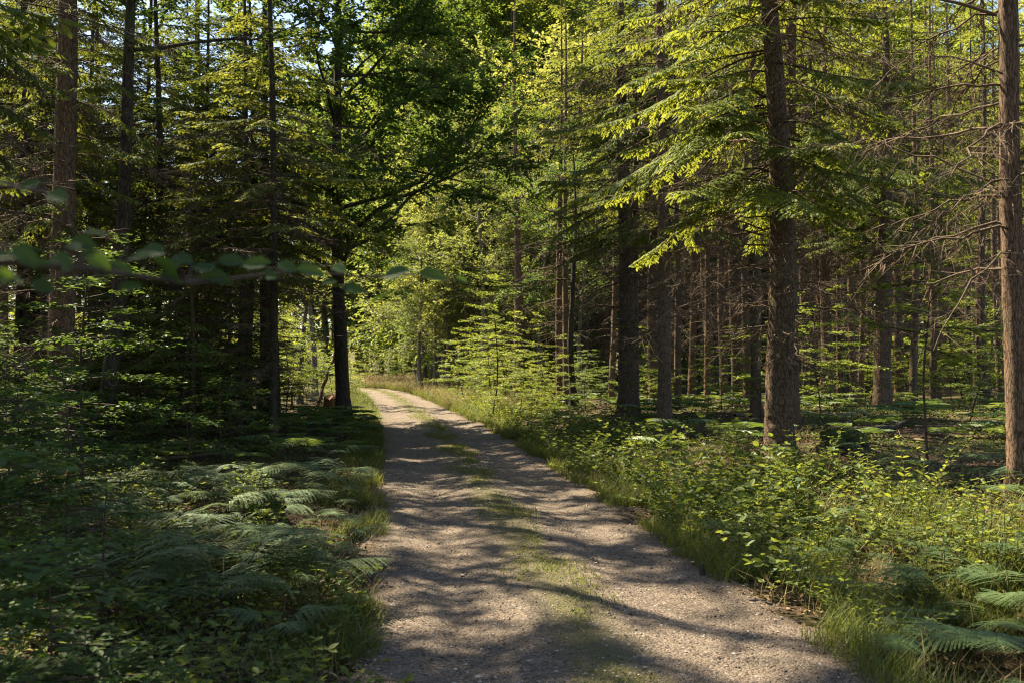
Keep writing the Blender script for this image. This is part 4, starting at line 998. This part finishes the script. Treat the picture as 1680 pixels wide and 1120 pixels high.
def log(p0, p1, R, label, seed, name='fallen_log', cat='log', mat='dead', twigs=10, group=None):
    r = rng_(seed); b = Buf(); c = (np.array(p0) + p1) / 2; p = np.linspace(p0, p1, 9) - c; p[1:-1] += r.normal(0, R * .35, (7, 3))
    tube(b, p, np.linspace(R, R * .55, 9), 8, 0, .06, r, cap=True)
    for _ in range(twigs):
        k = r.integers(1, 8); d = unit(r.normal(0, 1, 3) + arr(0, 0, .4)); q = branch_path(p[k], d, r.uniform(.2, .7), r, 5, .25)
        tube(b, q, np.linspace(R * .22, .002, 5), 4)
    return tag(ob(name, b.mesh(name, [M[mat]]), loc=c), label, cat, group)
g1, g2 = ground_at(515, 676), ground_at(552, 676); g2[2] += 2.1; g2[1] += .3
log(g1, g2, .07, 'thin dead trunk leaning up against the oak from the left', 21, 'leaning_log', mat='bark_red', twigs=4)
def lie(px0, py0, px1, py1, R, label, seed, **kw):
    a_, b_ = ground_at(px0, py0), ground_at(px1, py1); a_[2] += R + .03; b_[2] += R + .05
    return log(a_, b_, R, label, seed, **kw)
lie(330, 812, 425, 822, .035, 'brown broken branch lying beside the mossy stump', 22, name='fallen_branch', cat='branch')
lie(430, 688, 548, 682, .05, 'brown fallen branch lying at the foot of the oak and stump', 23, name='fallen_branch', cat='branch', mat='bark_red')
lie(960, 700, 1020, 692, .05, 'dead branch lying across the bare roots of the thick dark spruce', 24, name='fallen_branch', cat='branch', mat='bark_red')
lie(1150, 672, 1255, 640, .04, 'dead branch propped up left of the thick spruce', 25, name='fallen_branch', cat='branch')
lie(1395, 727, 1490, 700, .06, 'mossy dead branch lying right of the moss-capped stump', 26, name='fallen_branch', cat='branch', mat='bark_dark')

r = rng_(606)
for q, p in enumerate(scatter(44, (1000, 1680), (13, 30), 3.2, 30, 1.0, r) + scatter(10, (150, 560), (10, 25), -12, -2.6, 1.0, r)):
    a = r.uniform(0, pi); v = arr(cos(a), sin(a), 0) * r.uniform(.4, 1.3); q0, q1 = p - v, p + v
    q0[2] = tz(q0[0], q0[1]) + .06; q1[2] = tz(q1[0], q1[1]) + .06
    log(q0, q1, r.uniform(.015, .04), 'dead stick lying on the forest floor among the low plants', 800 + q, 'fallen_stick', 'stick', twigs=6, group='dead sticks on the forest floor')

# bare dead branches one can tell apart on the near trunks: parts of their trees
DEADB = []
for q in range(6):
    b = Buf(); rr = rng_(700 + q); dead_bough(b, arr(0, 0, 0), 0, rr.uniform(1.4, 2.6), rr.uniform(-.15, .35), rr.uniform(.2, .6), .15, rr, 1.9, .015, .1, .5); DEADB.append(b.mesh('dead branch', [M['dead']]))
def dead_parts(label_start, n, z0, z1, seed, azc=None, azw=pi):
    rr = rng_(seed)
    t = [o for o in COL.objects if o.parent is None and str(o.get('label', '')).startswith(label_start)][0]
    for q in range(n):
        az = rr.uniform(0, 2 * pi) if azc is None else azc + rr.uniform(-azw, azw)
        ob('dead_branch', DEADB[q % 6], t, loc=(.12 * cos(az), .12 * sin(az), z0 + (z1 - z0) * (q + rr.random()) / n), rot=(0, rr.uniform(-.25, .25), az), scale=[rr.uniform(.8, 1.25)] * 3)
dead_parts('sunlit brown spruce cut off', 11, 2.2, 8.0, 31, pi, .9)
dead_parts('thick spruce with a dark', 9, 1.6, 5.0, 32, pi, 1.6)
dead_parts('straight grey-brown spruce', 8, 2.5, 8.0, 33)
dead_parts('thick dark spruce with bare', 8, 1.6, 6.0, 34)
dead_parts('dark straight spruce with white', 8, 1.6, 6.0, 35)
dead_parts('medium spruce standing', 6, 2.0, 7.0, 36)

# ------------------------------------------------------------------ the beech close to the camera on the left
def pix(px, py, d):
    return np.array([(px - 840) / F * d, d, CAMZ - (py - HZ) / F * d])
r = rng_(404); bs, bl = Buf(), Buf()
foot = np.array([-1.5, .95, tz(-1.5, .95)])
stem = np.array([foot + arr(0, 0, -.1), foot + arr(.03, .02, .8), foot + arr(-.02, .05, 1.7), foot + arr(.05, .02, 2.6), foot + arr(.1, .05, 3.3)])
tube(bs, stem, [.03, .027, .023, .015, .006], 8)
main = np.array([foot + arr(0, .03, 1.72), pix(-90, 432, 1.0), pix(120, 440, 1.3), pix(300, 446, 1.62), pix(470, 443, 2.0), pix(600, 452, 2.25), pix(700, 452, 2.4), pix(752, 462, 2.5)])
main[1:-1] += r.normal(0, .012, (6, 3)); tube(bs, main, np.linspace(.006, .0012, 8), 6)
up2 = np.array([foot + arr(0, .03, 1.85), pix(-80, 320, 1.2), pix(20, 305, 1.3), pix(90, 318, 1.4)]); tube(bs, up2, np.linspace(.008, .002, 4), 5)
spec = [(8, 296, 34), (48, 302, 30), (92, 322, 44), (712, 452, 44), (757, 459, 20), (650, 448, 42), (628, 486, 40), (580, 474, 36), (510, 445, 44), (556, 440, 30), (470, 438, 34), (420, 432, 40), (380, 428, 40), (335, 440, 36), (280, 440, 34), (250, 412, 46), (215, 470, 36), (160, 428, 44), (100, 430, 48), (40, 420, 50), (10, 460, 46), (70, 470, 38), (140, 462, 34), (300, 425, 36), (360, 458, 34), (200, 440, 40), (440, 452, 30), (120, 405, 34), (540, 462, 22)]
spec += [(r.uniform(-20, 440), 436 + r.normal(0, 17), r.uniform(22, 46)) for _ in range(14)]
for px, py, w in spec:
    d = 1.25 if py < 340 else 1.05 + max(px, 0) / 752 * 1.4
    L = w / F * d * 1.25; dirv = unit(arr(1, r.normal(0, .5), r.normal(-.2, .4)))
    c = pix(px, py, d) - dirv * L / 2
    nrm = arr(r.normal(0, .25), -.9 + r.normal(0, .45), .8)
    leaves(bl, c[None], dirv[None], nrm[None], L, L * .62, LEAF6)
    near = main if py > 340 else up2
    q = near[np.argmin(np.linalg.norm(near - c, axis=1))]; tube(bs, np.linspace(q, c, 3), [.002, .0015, .001], 4)
P = np.array([stem[k] * (1 - f) + stem[k + 1] * f for k in (2, 3) for f in r.random(8)]); D = r.normal(0, 1, (16, 3)); D[:, 0] -= .8; D[:, 2] *= .2
sprays(bl, P, D, r, .6, 12, .075, .6, .25, 0, LEAF6, bs)
t = ob('beech_tree', None, loc=foot); tag(t, 'young beech at the left edge whose blurred leafy branch reaches across the near view', 'tree')
for nm, bb, mt in (('stem', bs, 'twig'), ('foliage', bl, 'oak')):  # beech foliage takes the darker oak colour to imitate shade
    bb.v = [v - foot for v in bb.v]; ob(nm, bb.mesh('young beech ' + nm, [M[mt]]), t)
NEAR = [(-120, 1.9, 1, .85, 'blurred shade-darkened shrub nearest the camera at the left edge'), (20, 2.5, 1, .7, 'blurred leafy shrub at the lower left just behind the nearest one'), (-110, 3.0, 0, .75, 'soft-focus tall shrub at the left edge above the shiny-leaved plants'),
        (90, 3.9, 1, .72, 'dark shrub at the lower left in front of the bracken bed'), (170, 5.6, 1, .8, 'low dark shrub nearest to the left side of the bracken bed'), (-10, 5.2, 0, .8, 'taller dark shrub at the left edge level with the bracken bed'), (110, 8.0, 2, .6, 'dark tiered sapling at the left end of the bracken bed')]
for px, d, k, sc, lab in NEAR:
    plant(at(px, d), SHADE_TONED[k], px * .1 + d, sc * .78, lab, None, 'leafy_shrub', 'shrub')  # leaf colour darkened to stand for shade

# ------------------------------------------------------------------ the far wood that reads as one mass
def far_wood():
    r = rng_(505); b = Buf(); N = 150
    ang = np.radians(np.linspace(-38, 38, N)) + r.normal(0, .006, N); dist = r.uniform(98, 150, N)
    for a, d in zip(ang, dist):
        p = np.array([sin(a) * d, cos(a) * d, 0]); H = r.uniform(17, 27); con = r.random() < .6
        tube(b, [p + arr(0, 0, -.5), p + arr(0, 0, H * .5), p + arr(0, 0, H)], [.22, .16, .03], 5, 1)
        n = 620; u = r.random(n) ** .8; z = H * (.10 + .9 * u); R = (3.0 * (1 - u) ** .8 + .3) if con else 4.2 * np.sqrt(np.clip(1 - (2 * u - .9) ** 2, .05, 1))
        f = r.uniform(0, 2 * pi, n); q = np.sqrt(r.random(n)) * R
        P = p + np.stack([np.cos(f) * q, np.sin(f) * q, z], -1)
        D = np.stack([np.cos(f), np.sin(f), r.uniform(-.7, .1, n) if con else r.normal(0, .5, n)], -1)
        leaves(b, P, D, arr(0, 0, 1) + r.normal(0, .4, (n, 3)), r.uniform(.4, 1.0, n), r.uniform(.12, .3, n) if con else r.uniform(.3, .55, n), LEAF6, 0 if con else 2)
    n = 26000; a = np.radians(r.uniform(-40, 40, n)); d = r.uniform(74, 104, n); x, y = np.sin(a) * d, np.cos(a) * d
    k = (np.abs(a - radians(-7.5)) > radians(4)) | (d > 92); x, y, a, d = x[k], y[k], a[k], d[k]; n = len(x)
    z = 7.5 * r.random(n) ** 1.3 * (.6 + .5 * np.sin(a * 40) * np.sin(a * 93 + 1))
    leaves(b, np.stack([x, y, np.abs(z)], -1), r.normal(0, 1, (n, 3)), arr(0, 0, 1) + r.normal(0, .5, (n, 3)), r.uniform(.25, .7, n), r.uniform(.2, .4, n), LEAF6, 2)
    return b.mesh('far wood', [M['spruce'], M['bark'], M['beech']])
tag(ob('far_wood', far_wood()), 'far-off dense wood closing the view behind the road and trees', 'woodland', kind='stuff')
